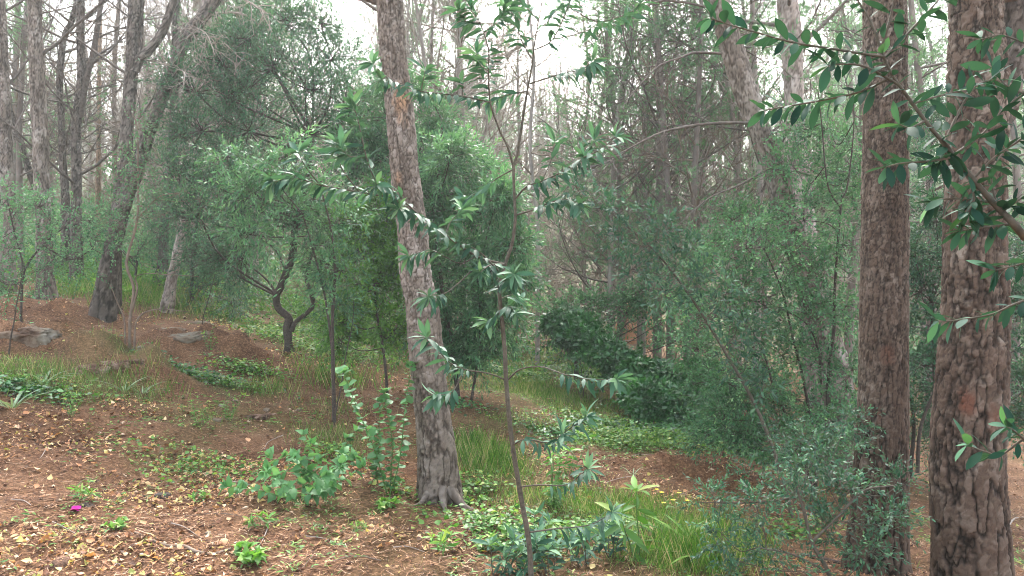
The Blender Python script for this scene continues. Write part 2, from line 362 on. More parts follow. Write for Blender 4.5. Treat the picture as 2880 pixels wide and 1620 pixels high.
# ------------------------------------------------------------------ bark
def bark_trunk(name, path, wid, mat, parent, around=90, step=.012, cell=.035, amp=.006, flare=.35, furrow=1.2, seed=1., patch=None, base_z=None, lobes=5):
    """path (n,3) points from the base up, wid radius at each; bark plates are modelled"""
    q = smooth_path(np.hstack([path, np.asarray(wid)[:, None]]), 10)
    seg = np.concatenate([[0], np.cumsum(np.linalg.norm(np.diff(q[:, :3], axis=0), axis=1))]); n = max(8, int(seg[-1] / step)); s = np.linspace(0, seg[-1], n)
    c = np.stack([np.interp(s, seg, q[:, i]) for i in range(3)], 1); r = np.interp(s, seg, q[:, 3])
    T = nrm(np.gradient(c, axis=0)); A = nrm(np.cross(T, np.array([0, 1., 0]))); B = np.cross(T, A)
    th = np.arange(around) / around * 2 * np.pi; TH, S = np.meshgrid(th, s); Rm = r[:, None]   # angle counted from the far side of the trunk
    rm = r.mean(); nu = max(7, int(2 * np.pi * rm / cell)); U = TH * rm; low = np.clip(1 - S / furrow, 0, 1) ** .7
    g = 1 / cell
    fb = lambda a, b, sd: vnoise(U * a, S * b, sd) + .5 * vnoise(U * a * 2.1, S * b * 2.1, sd + 1.3) + .25 * vnoise(U * a * 4.3, S * b * 4.3, sd + 2.6)
    wu = fb(g * .9, g * .5, seed) * 1.1; wv = fb(g * .9, g * .7, seed + 5) * 1.3
    f1, f2, cid, dv = voro(TH / (2 * np.pi) * nu + wu, S / (cell * 2.1) + wv, nu, seed)
    f1c, f2c, cidc, dvc = voro(TH / (2 * np.pi) * nu * 2 + wu * 1.8, S / (cell * .75) + wv * 1.5, nu * 2, seed + 17)
    edge = np.clip((f2 - f1) * 3.4, 0, 1); edgec = np.clip((f2c - f1c) * 3.0, 0, 1)
    fr = np.abs(fb(g * 1.05, g * .17, seed + 9) + .30 * fb(g * 1.5, g * .7, seed + 12)); fur = np.clip(fr * 4.0, 0, 1)
    fur2 = np.clip(np.abs(fb(g * .8, g * .12, seed + 33)) * 3.2, 0, 1)
    scale = np.where(cidc > .45, cidc, .3)
    up_h = .9 * fur2 + .6 * edge + .9 * (cid - .5) - .7 * dv + .7 * scale * edgec - .6 * dvc * (cidc > .4)
    low_h = 2.6 * fur ** .7 + .7 * edge + .5 * scale * edgec
    h = amp * (up_h * (1 - low) + low_h * low) + amp * .6 * fb(g * 3, g * 3, seed + 2)
    edge = np.clip((.25 + .75 * edge) * (.6 + .4 * edgec) * (.5 + .5 * fur2), 0, 1) * (1 - low) + np.clip(fur * (.6 + .4 * edge), 0, 1) * low
    big = .05 * Rm * vnoise(TH * 1.3 + 10, S * 1.7, seed + 4) * 2
    fl = 1 + flare * np.exp(-S / .16) * (1 + .45 * np.sin(TH * lobes + seed) + .2 * np.sin(TH * 3 + 2 * seed))
    RR = Rm * fl + h + big; phi = TH - np.pi / 2
    # continuity across the seam of the noise terms
    w = np.clip((TH - (2 * np.pi - .35)) / .35, 0, 1); RR = RR * (1 - w) + RR[:, :1] * w
    V = c[:, None] + RR[..., None] * (np.cos(phi)[..., None] * A[:, None] + np.sin(phi)[..., None] * B[:, None])
    idx = np.arange(n * around).reshape(n, around); nx = np.roll(idx, -1, axis=1)
    F = np.stack([idx[:-1], nx[:-1], nx[1:], idx[1:]], -1).reshape(-1, 4)
    C = np.zeros((n, around, 4)); C[..., 3] = 1; C[..., 0] = edge; C[..., 1] = np.clip(.42 * cid + .30 * cidc + .2 + .30 * vnoise(U * 9, S * 5, seed + 8) + .2 * vnoise(U * 3, S * 1.2, seed + 6) + .06 - .26 * low, 0, 1)
    if patch is not None:
        for (pc, pr, ph, st) in patch:
            Q = V - pc; C[..., 2] = np.maximum(C[..., 2], st * np.clip(1.6 - 1.6 * np.hypot(np.hypot(Q[..., 0], Q[..., 1]) / pr, Q[..., 2] / ph) + .9 * vnoise(TH * 5, S * 22, 3.), 0, 1))
    return MB().add(V.reshape(-1, 3), F, C.reshape(-1, 4)).build(name, mat, parent, smooth=True)

def trunk_path(pts, d, widths, top_extra=4.0, sink=.15, gbase=True):
    """pts: picture points from the base up; widths in picture pixels; returns path and radii"""
    p = []; r = []
    for i, q in enumerate(pts):
        dd = q[2] if len(q) > 2 else d; p.append(P(q[0], q[1], dd)); r.append(widths[i] * dd / F0 / 2)
    p = np.array(p); r = list(r)
    if gbase:
        z = float(gz(p[0][0], p[0][1]))
        if p[0][2] > z - .02:
            k = (p[0] - p[1]); k = k / max(abs(k[2]), .05) * (p[0][2] - z + sink)
            if np.hypot(k[0], k[1]) > .5: k[:2] *= .5 / np.hypot(k[0], k[1])
            p = np.vstack([p[0] + np.array([k[0], k[1], -(p[0][2] - z + sink)]), p]); r = [r[0] * 1.06] + r
    if top_extra:
        k = nrm(p[-1] - p[-2]); m = np.array([0, 0, 1.])
        p = np.vstack([p, p[-1] + (k * .8 + m * .2) * top_extra * .5, p[-1] + (k * .6 + m * .4) * top_extra]); r += [r[-1] * .75, r[-1] * .45]
    return p, np.array(r)

# ------------------------------------------------------------------ branches, twigs, needles
def grow(O, D, L, k=6, up=.3, wob=.12, rng=R_):
    """many bending shoots at once -> (m,k,3)"""
    D = nrm(D); m = len(O); p = [O]; d = D.copy(); st = (L / (k - 1))[:, None]
    for i in range(k - 1):
        d = nrm(d + np.array([0, 0, up / (k - 1)]) + wob * rng.normal(size=(m, 3))); p.append(p[-1] + d * st)
    return np.stack(p, 1)
def side(parent_paths, n, t0=.25, t1=1., ang=.8, lf=.4, plen=None, rng=R_):
    """n side shoots on every parent: origins, directions, lengths"""
    m, k, _ = parent_paths.shape; t = t0 + (t1 - t0) * (np.arange(n)[None] + rng.random((m, n))) / n
    x = t * (k - 1) * .999; i = x.astype(int); f = (x - i)[..., None]; mi = np.arange(m)[:, None]
    a, b = parent_paths[mi, i], parent_paths[mi, i + 1]; O = a + (b - a) * f; T = nrm(b - a)
    Rn = nrm(np.cross(T, rng.normal(size=T.shape)))
    D = nrm(T * math.cos(ang) + Rn * math.sin(ang)); pl = np.linalg.norm(parent_paths[:, -1] - parent_paths[:, 0], axis=1) if plen is None else plen
    L = pl[:, None] * lf * (1.15 - .7 * t) * (.6 + .8 * rng.random((m, n)))
    return O.reshape(-1, 3), D.reshape(-1, 3), L.ravel()
def taper(m, k, r0, end=.35):
    return np.broadcast_to(np.asarray(r0).reshape(-1, 1), (m, k)) * np.linspace(1, end, k)[None]

def pine_limbs(path, rads, t0, t1, n, length, up=.35, elev=(.1, .7), n2=7, n3=5, r1=.012, r3=.0016, needles=0, rng=R_, az=None, lf2=.42, lf3=.42, dens_top=False):
    """limbs, side branches and twigs on a trunk; returns (branch MB, twig MB, needle MB or None)"""
    q = smooth_path(np.hstack([path, np.asarray(rads)[:, None]]), 8); k = len(q)
    t = t0 + (t1 - t0) * (np.arange(n) + rng.random(n)) / n; x = t * (k - 1) * .999; i = x.astype(int); f = (x - i)[:, None]
    O = (q[i] + (q[i + 1] - q[i]) * f)[:, :3]; rr = q[i, 3]
    a = rng.random(n) * 2 * np.pi if az is None else az[0] + (rng.random(n) - .5) * az[1]
    e = elev[0] + (elev[1] - elev[0]) * rng.random(n)
    D = np.stack([np.cos(a) * np.cos(e), np.sin(a) * np.cos(e), np.sin(e)], 1)
    L = length * (1.1 - .65 * (t - t0) / max(t1 - t0, .01)) * (.55 + .7 * rng.random(n))
    P1 = grow(O, D, L, 8, up, .10, rng)
    rb = np.minimum(r1 * L / length * 1.3, rr * .6)
    O2, D2, L2 = side(P1, n2, .2, 1., .75, lf2, L, rng); P2 = grow(O2, D2, L2, 5, up * .6, .13, rng)
    O3, D3, L3 = side(P2, n3, .15, 1., .7, lf3, L2, rng); P3 = grow(O3, D3, L3, 3, .1, .15, rng); bm = []
    for j in range(n):
        g = MB(); g.add(*tubes(P1[j:j+1], taper(1, 8, rb[j], .25), 4)); g.add(*tubes(P2[j*n2:(j+1)*n2], taper(n2, 5, rb[j] * .42, .4), 3))
        g.add(*tubes(P3[j*n2*n3:(j+1)*n2*n3], taper(n2 * n3, 3, r3, .6), 3)); bm.append(g)
    nm = None
    if needles:
        nm = MB(); m = len(P3); pp = np.repeat(P3[:, 1:], 1, 0).reshape(-1, 3); dd = np.repeat(nrm(P3[:, -1] - P3[:, 0]), 2, 0)
        pp = np.repeat(pp, needles, 0); dd = nrm(np.repeat(dd, needles, 0) + .9 * rng.normal(size=(len(pp), 3)) * .7)
        rn = np.repeat(rng.random(m), 2 * needles) * .6 + .4 * rng.random(len(pp))
        s = nrm(np.cross(dd, rng.normal(size=dd.shape))) * .0035; Ln = (.06 + .05 * rng.random(len(pp)))[:, None]
        V = np.stack([pp - s, pp + s, pp + dd * Ln], 1).reshape(-1, 3); Fi = np.arange(len(V)).reshape(-1, 3)
        nm.add(V, Fi, colr(len(V), np.repeat(rn, 3)))
    return bm, None, nm

# ------------------------------------------------------------------ shrub crowns
def crown(lmb, tmb, smb, trunk, clumps, size, shape, subs=9, twigs=9, L=.28, nper=12, r_br=.008, squash=.8, rng=R_, tr=.0016, subr=.45, outward=.7, droop=.25, upness=.35):
    trunk = np.asarray(trunk)
    for (c, r) in clumps:
        c = np.asarray(c, float); d = np.linalg.norm((trunk - c) * np.array([1, 1, .6]), axis=1) + np.where(trunk[:, 2] > c[2], 1., 0); a = trunk[np.argmin(d)]
        sm1 = MB()
        mid = (a + c) / 2 + rng.normal(size=3) * .10 * np.linalg.norm(c - a) + np.array([0, 0, -.05])
        if smb is not None:
            V, F = one_tube([a, mid, c], (r_br * (.7 + .6 * r), r_br * .5), 5, 5); sm1.add(V, F, colr(len(V)))
        ns = max(3, int(subs * (.7 + .6 * rng.random()))); sc = c + rdir(ns) * (rng.random((ns, 1)) ** .45) * r * np.array([1, 1, squash])
        if smb is not None:
            p = np.stack([np.repeat(c[None], ns, 0), (c + sc) / 2 + rng.normal(size=(ns, 3)) * .05 * r, sc], 1); V, F = tubes(p, taper(ns, 3, r_br * .5, .4), 4); sm1.add(V, F, colr(len(V)))
        nt_ = ns * twigs; S = np.repeat(sc, twigs, 0); dr = rdir(nt_)
        O = S + dr * (rng.random((nt_, 1))) * r * subr * .6; D = nrm(dr + outward * nrm(S - c) * .8 + np.array([0, 0, upness]))
        ctint = np.repeat(np.clip(.02 + .9 * rng.random(ns) ** 1.2, 0, 1), twigs) + .25 * (rng.random(nt_) - .5)
        if smb is not None: smb.append(sm1)
        twig_leaves(lmb, sm1 if smb is not None else tmb, O, D, L * (.6 + .8 * rng.random(nt_)), nper, size, shape, droop, tr=tr, tint=np.clip(ctint, 0, 1))
def cl(lst, d0):
    """(u, v, r in picture px[, d]) -> world centre and radius"""
    o = []
    for q in lst:
        d = q[3] if len(q) > 3 else d0; o.append((P(q[0], q[1], d), q[2] * d / F0))
    return o
def pth(pts, d=None): return np.array([P(q[0], q[1], q[2] if len(q) > 2 else d) for q in pts])
def gbase(p, sink=.1):
    """extend a path down into the ground below its first point"""
    z = float(gz(p[0][0], p[0][1]))
    return np.vstack([[p[0][0], p[0][1], z - sink], p]) if p[0][2] > z - .03 else p

# ------------------------------------------------------------------ the big pines in front
def big_pine(name, label, pts, d, w, mat, around, step, cell, amp, flare, furrow, seed, patch=None, top=4., lobes=5, limbs=None):
    p, r = trunk_path(pts, d, w, top); t = thing(name, label, 'pine tree', (p[0][0], p[0][1], float(gz(p[0][0], p[0][1]))))
    bark_trunk('trunk', p, r, mat, t, around, step, cell, amp, flare, furrow, seed, patch, lobes=lobes)
    return t, p, r
def high_crown(t, p, r, n=16, length=2.2, seed=1, mat='twig', frac=.75):
    rng = np.random.default_rng(seed); b, tw, nm = pine_limbs(p, r, frac, 1., n, length, .3, (.1, .8), 6, 4, .018, .003, needles=9, rng=rng)
    [g.build('branch', M[mat], t) for g in b]; nm.build('crown', M['needle'], t)

c1 = [(1234,1422),(1233,1397),(1228,1285),(1217,1174),(1203,1034),(1188,866),(1171,783),(1160,643),(1137,475),(1124,308),(1108,168),(1097,0),(1085,-180)]
w1 = [102,101,97,90,86,84,80,76,73,69,67,64,58]
t, p, r = big_pine('pine_tree', 'leaning grey flaky pine trunk in the middle of the clearing with an orange bare patch', c1, 5.5, w1, M['bark'], 140, .009, .026, .0060, .28, 1.5, 3.,
    patch=[(P(1132,285,5.4), .085, .17, .8), (P(1118,500,5.4), .05, .07, .5)], lobes=4)
high_crown(t, p, r, seed=5)
for pts, rr in [([(1262,1395,5.42),(1300,1425,5.35),(1330,1452,5.3),(1352,1470,5.25)], .030), ([(1210,1410,5.4),(1190,1440,5.3),(1165,1452,5.2)], .024), ([(1240,1415,5.38),(1250,1450,5.25),(1262,1480,5.1)], .024)]:
    q = pth(pts); q[:, 2] = [float(gz(a[0], a[1])) + h for a, h in zip(q, [.10, .025, .0, -.03])][:len(q)]; V, F = one_tube(q, (rr * 1.3, rr * .7, rr * .2), 8, 6); MB().add(V, F, colr(len(V))).build('root', M['bark'], t, smooth=True)
c2 = [(2466,1640),(2467,1537),(2476,1313),(2482,1146),(2485,922),(2490,559),(2488,280),(2488,0),(2487,-250)]
w2 = [154,148,135,126,121,114,108,106,100]
t, p, r = big_pine('pine_tree', 'straight reddish brown pine trunk, the second big trunk from the right edge', c2, 4.7, w2, M['barkred'], 190, .008, .021, .0050, .2, 2.2, 11., lobes=6,
    patch=[(P(2470,1180,4.55), .05, .12, .7), (P(2500,1000,4.55), .05, .07, .6), (P(2450,860,4.55), .04, .10, .6)])
high_crown(t, p, r, seed=6)
c3 = [(2735,1720),(2731,1537),(2722,1285),(2732,1090),(2742,866),(2739,699),(2747,391),(2752,224),(2748,56),(2742,-200)]
w3 = [185,176,171,163,152,143,142,140,122,112]
t, p, r = big_pine('pine_tree', 'thickest pine trunk with deep scaly bark and a forked top at the right edge', c3, 4.0, w3, M['barkred'], 230, .008, .031, .0072, .2, 2.6, 23., lobes=6,
    patch=[(P(2726,1130,3.85), .06, .09, .8), (P(2790,1180,3.85), .05, .08, .7), (P(2720,760,3.85), .05, .07, .5)])
high_crown(t, p, r, seed=7)
pf = pth([(2765,480,4.12),(2805,330,4.12),(2832,200,4.12),(2842,40,4.12),(2850,-220,4.15),(2870,-900,4.2)])
bark_trunk('fork', pf, np.array([60,76,78,72,66,40]) * 4.1 / F0 / 2, M['barkgrey'], t, 90, .012, .04, .007, 0., .01, 31.)

# leaning trunk behind the shrub on the right
lp = [(2392,1395),(2376,1313),(2353,1090),(2325,960),(2270,780),(2211,604),(2186,492),(2152,403),(2124,336),(2086,224),(2054,112),(2016,0),(1975,-150)]
lw = [96,88,82,78,66,58,56,54,54,58,56,53,50]
t, p, r = big_pine('pine_tree', 'pine leaning to the left behind the right hand shrubs, dark below and pale above', lp, 7.4, lw, M['bark'], 70, .02, .045, .008, .3, .8, 41., top=2.5)
for pts, rr in [([(2030,150,7.3),(1954,148,7.2),(1920,160,7.1),(1855,185,7.0),(1799,240,6.9),(1750,300,6.8)], .014), ([(2104,345,7.3),(2004,347,7.2),(1920,358,7.1),(1855,375,7.0),(1788,408,6.9),(1732,442,6.8),(1680,500,6.8)], .016),
                ([(1990,20,7.3),(1920,6,7.1),(1855,3,7.0),(1799,28,6.9),(1732,60,6.8),(1670,110,6.7)], .013), ([(2170,470,7.3),(2080,520,7.1),(1990,560,6.9),(1900,640,6.8)], .012), ([(2140,390,7.4),(2230,330,7.6),(2330,300,7.8)], .010)]:
    q = smooth_path(pth(pts), 5)[None]; V, F = tubes(q, taper(1, q.shape[1], rr, .25), 5); b = MB().add(V, F); rg = np.random.default_rng(int(rr * 1e5))
    O2, D2, L2 = side(q, 12, .15, 1., .7, .38, None, rg); P2 = grow(O2, D2, L2, 6, .1, .14, rg); V, F = tubes(P2, taper(len(O2), 6, rr * .35, .3), 3); b.add(V, F)
    O3, D3, L3 = side(P2, 6, .15, 1., .7, .5, None, rg); P3 = grow(O3, D3, L3, 3, .05, .18, rg); V, F = tubes(P3, taper(len(O3), 3, .0022, .6), 3); b.add(V, F)
    b.build('branch', M['twig'], t)
high_crown(t, p, r, 12, 2.0, 8)
t, p, r = big_pine('pine_tree', 'pale upright pine trunk between the leaning pine and the second big trunk', [(2310,1180),(2285,900),(2262,620),(2240,400),(2233,268),(2226,112),(2215,0),(2205,-200)], 10., [66,60,54,50,48,54,52,44], M['barkpale'], 50, .03, .06, .008, .2, .5, 47., top=4)
high_crown(t, p, r, 14, 2.6, 9, 'twig', .55)

# ------------------------------------------------------------------ trunks on the left
LG = dict(around=56, step=.022, cell=.04, amp=.0055, flare=.35, furrow=.9)
def left_pine(label, pts, d, w, mat, seed, limbs=None, crownf=None, **k):
    a = dict(LG); a.update(k); p, r = trunk_path(pts, d, [q * .86 for q in w], 3.5)
    t = thing('pine_tree', label, 'pine tree', (p[0][0], p[0][1], float(gz(p[0][0], p[0][1]))))
    bark_trunk('trunk', p, r, M[mat], t, a['around'], a['step'], a['cell'], a['amp'], a['flare'], a['furrow'], seed)
    if limbs:
        rng = np.random.default_rng(int(seed * 7)); b, tw, nm = pine_limbs(p, r, *limbs[:4], **dict(dict(r1=.016, r3=.0026, rng=rng), **limbs[4]))
        [g.build('branch', M['twig'], t) for g in b]
        if nm: nm.build('crown', M['needle'], t)
    return t, p, r
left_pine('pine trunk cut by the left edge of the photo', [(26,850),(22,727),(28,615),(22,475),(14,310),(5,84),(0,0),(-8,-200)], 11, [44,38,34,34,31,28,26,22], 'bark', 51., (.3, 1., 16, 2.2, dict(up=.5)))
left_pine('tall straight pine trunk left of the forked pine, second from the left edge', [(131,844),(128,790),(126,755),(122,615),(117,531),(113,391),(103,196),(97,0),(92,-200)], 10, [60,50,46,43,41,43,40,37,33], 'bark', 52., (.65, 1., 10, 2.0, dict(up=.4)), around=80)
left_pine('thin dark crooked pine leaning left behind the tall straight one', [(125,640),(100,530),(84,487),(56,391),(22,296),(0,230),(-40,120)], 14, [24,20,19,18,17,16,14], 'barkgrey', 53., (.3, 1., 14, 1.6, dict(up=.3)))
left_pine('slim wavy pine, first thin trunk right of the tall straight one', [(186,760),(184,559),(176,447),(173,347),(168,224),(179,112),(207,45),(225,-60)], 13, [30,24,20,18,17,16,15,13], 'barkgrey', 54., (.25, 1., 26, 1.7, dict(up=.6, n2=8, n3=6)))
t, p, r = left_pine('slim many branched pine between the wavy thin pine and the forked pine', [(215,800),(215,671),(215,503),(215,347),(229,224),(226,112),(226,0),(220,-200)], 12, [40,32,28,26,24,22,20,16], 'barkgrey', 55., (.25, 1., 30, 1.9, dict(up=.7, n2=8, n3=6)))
q = pth([(224,330),(240,235),(263,140),(285,0),(300,-150)], 12); V, F = one_tube(q, (.05, .03), 7); MB().add(V, F).build('branch', M['twig'], t)
t = left_pine('dead pine with warm brown bare wood behind the left trunks', [(276,700),(275,560),(277,450),(279,250),(283,60)], 15, [14,13,11,10,7], 'bark', 56., (.2, 1., 22, 1.2, dict(up=.2, r1=.010)))[0]
for o in t.children: o.data.materials[0] = M['barkwarm'] if o.name.startswith('trunk') else M['twigbrown']
# forked pair
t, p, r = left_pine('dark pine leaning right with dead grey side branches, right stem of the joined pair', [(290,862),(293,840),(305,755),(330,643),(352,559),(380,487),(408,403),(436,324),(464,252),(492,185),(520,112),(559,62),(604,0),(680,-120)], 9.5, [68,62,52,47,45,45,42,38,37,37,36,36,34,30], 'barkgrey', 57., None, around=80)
for k, (pts, rr) in enumerate([([(575,45),(632,36),(677,39),(720,60)], .018), ([(540,92),(570,95),(592,115),(640,128),(700,180),(722,200)], .014), ([(520,112),(570,104),(606,115),(650,150),(690,215)], .012), ([(500,165),(560,160),(620,170),(670,160),(720,175)], .013), ([(640,-60),(690,0),(740,40),(790,75)], .02), ([(480,220),(530,215),(580,240),(610,290)], .01), ([(420,370),(460,330),(500,330),(540,350)], .008)]):
    q = smooth_path(pth(pts, 9.5) + np.array([0, -.12 * (k % 3), 0]) * np.linspace(0, 4, len(pts))[:, None], 5)[None]; V, F = tubes(q, taper(1, q.shape[1], rr, .3), 5); b = MB().add(V, F); rg = np.random.default_rng(k + 70)
    O2, D2, L2 = side(q, 12, .15, 1., .8, .45, None, rg); P2 = grow(O2, D2, L2, 6, -.5, .16, rg); V, F = tubes(P2, taper(len(O2), 6, rr * .33, .3), 3); b.add(V, F)
    O3, D3, L3 = side(P2, 6, .1, 1., .8, .5, None, rg); P3 = grow(O3, D3, L3, 4, -.3, .2, rg); V, F = tubes(P3, taper(len(O3), 4, .0026, .5), 3); b.add(V, F)
    b.build('branch', M['twigpale'], t)
high_crown(t, p, r, 10, 1.8, 12, 'twig', .8)
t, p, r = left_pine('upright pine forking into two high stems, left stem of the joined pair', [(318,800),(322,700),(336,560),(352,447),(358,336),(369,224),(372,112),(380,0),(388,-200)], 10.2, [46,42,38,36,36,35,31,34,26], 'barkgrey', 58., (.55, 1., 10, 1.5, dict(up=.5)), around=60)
for pts, w in [([(376,200),(391,168),(425,134),(459,84),(489,0),(520,-120)], (26,24,21,20,18,14)), ([(392,160),(397,90),(400,0),(402,-100)], (9,8,7,6))]:
    bark_trunk('stem', pth(pts, 10.2), np.array(w) * 10.2 / F0 / 2, M['barkgrey'], t, 40, .03, .05, .005, 0, .01, 60.)
left_pine('short pale lichen covered leaning trunk in front of the dark bushes', [(474,850),(481,800),(498,716),(520,615),(528,542),(540,450),(556,300),(570,100)], 10.8, [36,30,26,26,25,23,20,16], 'barkpale', 61., None)
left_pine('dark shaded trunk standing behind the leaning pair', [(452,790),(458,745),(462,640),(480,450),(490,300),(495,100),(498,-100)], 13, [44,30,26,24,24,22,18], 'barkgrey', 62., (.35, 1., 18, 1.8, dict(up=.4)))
# ------------------------------------------------------------------ shrubs and small trees
def shrub(name, label, cat, stems, clumps, leaf, size, shape, barkm='darkbark', d0=9., **k):
    """stems: list of (path points, radii); the first one is the trunk"""
    base = stems[0][0][0]; t = thing(name, label, cat, (base[0], base[1], float(gz(base[0], base[1]))))
    k = dict(k); seed = k.pop('seed', 1); k['rng'] = np.random.default_rng(seed)
    for i, (p, r) in enumerate(stems):
        V, F = one_tube(gbase(p) if i == 0 else p, r, 9, 8); MB().add(V, F).build('trunk' if i == 0 else 'stem', M[barkm], t, smooth=True)
    allp = np.vstack([smooth_path(p, 6) for p, _ in stems]); l, tw, s = MB(), None, []
    crown(l, tw, s, allp, cl(clumps, d0), size, shape, **k)
    l.build('crown', M[leaf], t); [g.build('branch', M[barkm], t) for g in s]
    return t
# the twisted little tree and its wide dark crown
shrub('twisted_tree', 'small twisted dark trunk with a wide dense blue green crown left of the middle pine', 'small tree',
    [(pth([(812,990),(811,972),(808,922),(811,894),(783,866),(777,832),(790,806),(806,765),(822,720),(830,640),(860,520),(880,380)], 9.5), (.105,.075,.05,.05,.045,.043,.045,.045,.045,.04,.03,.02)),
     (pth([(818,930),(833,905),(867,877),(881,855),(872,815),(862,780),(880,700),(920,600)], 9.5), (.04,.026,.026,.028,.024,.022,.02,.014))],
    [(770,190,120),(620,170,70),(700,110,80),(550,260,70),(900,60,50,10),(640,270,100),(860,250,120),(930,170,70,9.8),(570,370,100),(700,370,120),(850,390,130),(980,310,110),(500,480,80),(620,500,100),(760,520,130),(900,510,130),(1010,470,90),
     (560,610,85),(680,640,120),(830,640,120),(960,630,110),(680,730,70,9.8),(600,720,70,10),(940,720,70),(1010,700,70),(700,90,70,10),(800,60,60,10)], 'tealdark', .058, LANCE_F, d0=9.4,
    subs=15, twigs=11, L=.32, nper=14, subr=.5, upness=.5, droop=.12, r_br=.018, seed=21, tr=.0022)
shrub('pale_leaved_shrub', 'shrub with pale pointed leaves in front of the twisted tree, left of the middle pine', 'shrub',
    [(pth([(940,1180),(936,1000),(935,880),(942,760),(930,640),(900,520)], 7.2), (.022,.018,.016,.014,.01,.006)), (pth([(936,1000),(915,840),(880,700),(850,600)], 7.2), (.012,.01,.008,.006))],
    [(800,440,60),(880,560,90),(790,600,80),(700,660,45),(950,620,70),(890,690,70),(960,760,60),(940,850,40),(740,480,50),(640,440,40),(700,560,50)], 'teal', .060, LANCE, d0=7.3, subs=9, twigs=7, L=.28, nper=11, r_br=.008, seed=22)
shrub('bright_leaved_shrub', 'fresh green leafy bush right behind the middle pine, on its left side', 'shrub',
    [(pth([(1090,1120),(1080,1000),(1060,880),(1050,780)], 8.3), (.02,.016,.012,.01))],
    [(1040,680,70),(1090,780,60),(1010,800,80),(1060,880,80),(980,900,50),(1110,930,50),(1000,640,60),(1090,600,60),(960,960,40),(1110,700,60)], 'bright', .06, ELLI_F, d0=8.4, subs=10, twigs=9, L=.26, nper=11, r_br=.008, seed=23)
shrub('olive_leaved_shrub', 'large grey green shrub behind the middle pine, on its right side', 'shrub',
    [(pth([(1285,1230),(1288,1130),(1275,1000),(1250,860),(1230,700),(1215,560)], 8.6), (.035,.028,.024,.022,.018,.01)), (pth([(1310,1220),(1330,1100),(1350,960),(1345,800)], 8.6), (.018,.016,.014,.01)), (pth([(1275,1230),(1250,1120),(1235,980)], 8.6), (.016,.014,.01))],
    [(1090,330,80,9.2),(1190,400,75,9),(1265,450,55,8.2),(1130,250,45,9),(1240,340,40,9),(1400,560,35,8),(1440,690,35,8),(1180,510,80),(1330,500,70),(1250,580,75),(1150,620,65),(1350,600,50),(1200,690,70),(1310,720,70),(1390,700,70),(1240,800,100),(1340,810,90),(1420,780,60),(1200,900,80),(1300,910,100),(1390,900,70),(1250,1000,50),(1350,990,50),(1080,430,80,9.2),(1010,400,70,9.2)],
    'teal', .074, LANCE_F, d0=8.7, subs=14, twigs=12, L=.28, nper=13, r_br=.012, seed=24)
shrub('sparse_shrub', 'thin sparse shrub with small leaves in front of the left trunks', 'shrub',
    [(pth([(60,860),(70,760),(120,690),(180,640)], 8.6), (.014,.012,.01,.006)), (pth([(70,760),(40,650),(20,560)], 8.6), (.009,.007,.005)), (pth([(120,690),(200,730),(260,700)], 8.6), (.009,.007,.005))],
    [(40,600,60),(110,580,50),(180,640,60),(250,620,50),(60,700,60),(140,740,50),(210,720,60),(300,680,50),(0,560,50),(40,790,50),(330,620,40),(-60,640,70),(-50,760,60)], 'teal', .040, ELLI_F, d0=8.6, subs=8, twigs=6, L=.28, nper=11, r_br=.006, seed=25)
shrub('thin_branched_sapling', 'slender bare sapling with a few thin branches growing from the rocky bank', 'sapling',
    [(pth([(365,985),(366,895),(376,812),(358,756),(360,716),(386,615),(388,480),(386,363),(372,320)], 7.9), (.022,.017,.014,.014,.014,.011,.009,.006,.004)),
     (pth([(366,890),(386,815),(382,780),(410,770),(470,772),(560,778)], 7.9), (.012,.010,.005,.004,.004,.003)), (pth([(386,615),(447,554),(500,543),(530,536)], 7.9), (.008,.006,.005,.003)), (pth([(378,985),(386,900),(440,870),(540,878)], 7.9), (.011,.009,.006,.003)), (pth([(352,985),(350,900),(330,850),(310,800)], 7.9), (.010,.008,.006,.003))],
    [(500,545,30),(400,560,35),(370,460,30),(470,600,30),(380,350,25),(330,620,35),(560,560,35),(300,560,30),(330,500,25),(430,480,25)], 'teal', .036, ELLI_F, barkm='twigbrown', d0=7.9, subs=6, twigs=5, L=.24, nper=8, r_br=.004, seed=26)
# filling behind the left trunks
shrub('dark_bush', 'dark bush standing behind the pale leaning trunk', 'bush', [(pth([(540,800),(545,700),(560,600)], 12), (.04,.03,.02))],
    [(590,700,70),(520,720,60),(600,800,60),(560,600,70),(650,850,50,11),(430,650,60,12.5),(470,600,50,12.5),(600,480,90,12.5),(640,360,90,12.5),(700,240,90,12.5),(780,140,80,12.5)], 'tealdark', .055, LANCE_F, d0=11.8, subs=12, twigs=10, L=.32, nper=12, r_br=.012, seed=27)
shrub('low_bush', 'low leafy bush in the grass behind the left trunks', 'bush', [(pth([(380,790),(385,740),(390,700)], 13), (.03,.02,.01))],
    [(340,700,45),(400,690,40),(280,640,50,15),(200,620,50,15),(120,600,55,15),(300,590,50,16),(10,590,60,15),(430,600,40,15)], 'teal', .05, ELLI_F, d0=13, subs=9, twigs=8, L=.32, nper=10, r_br=.01, seed=28)
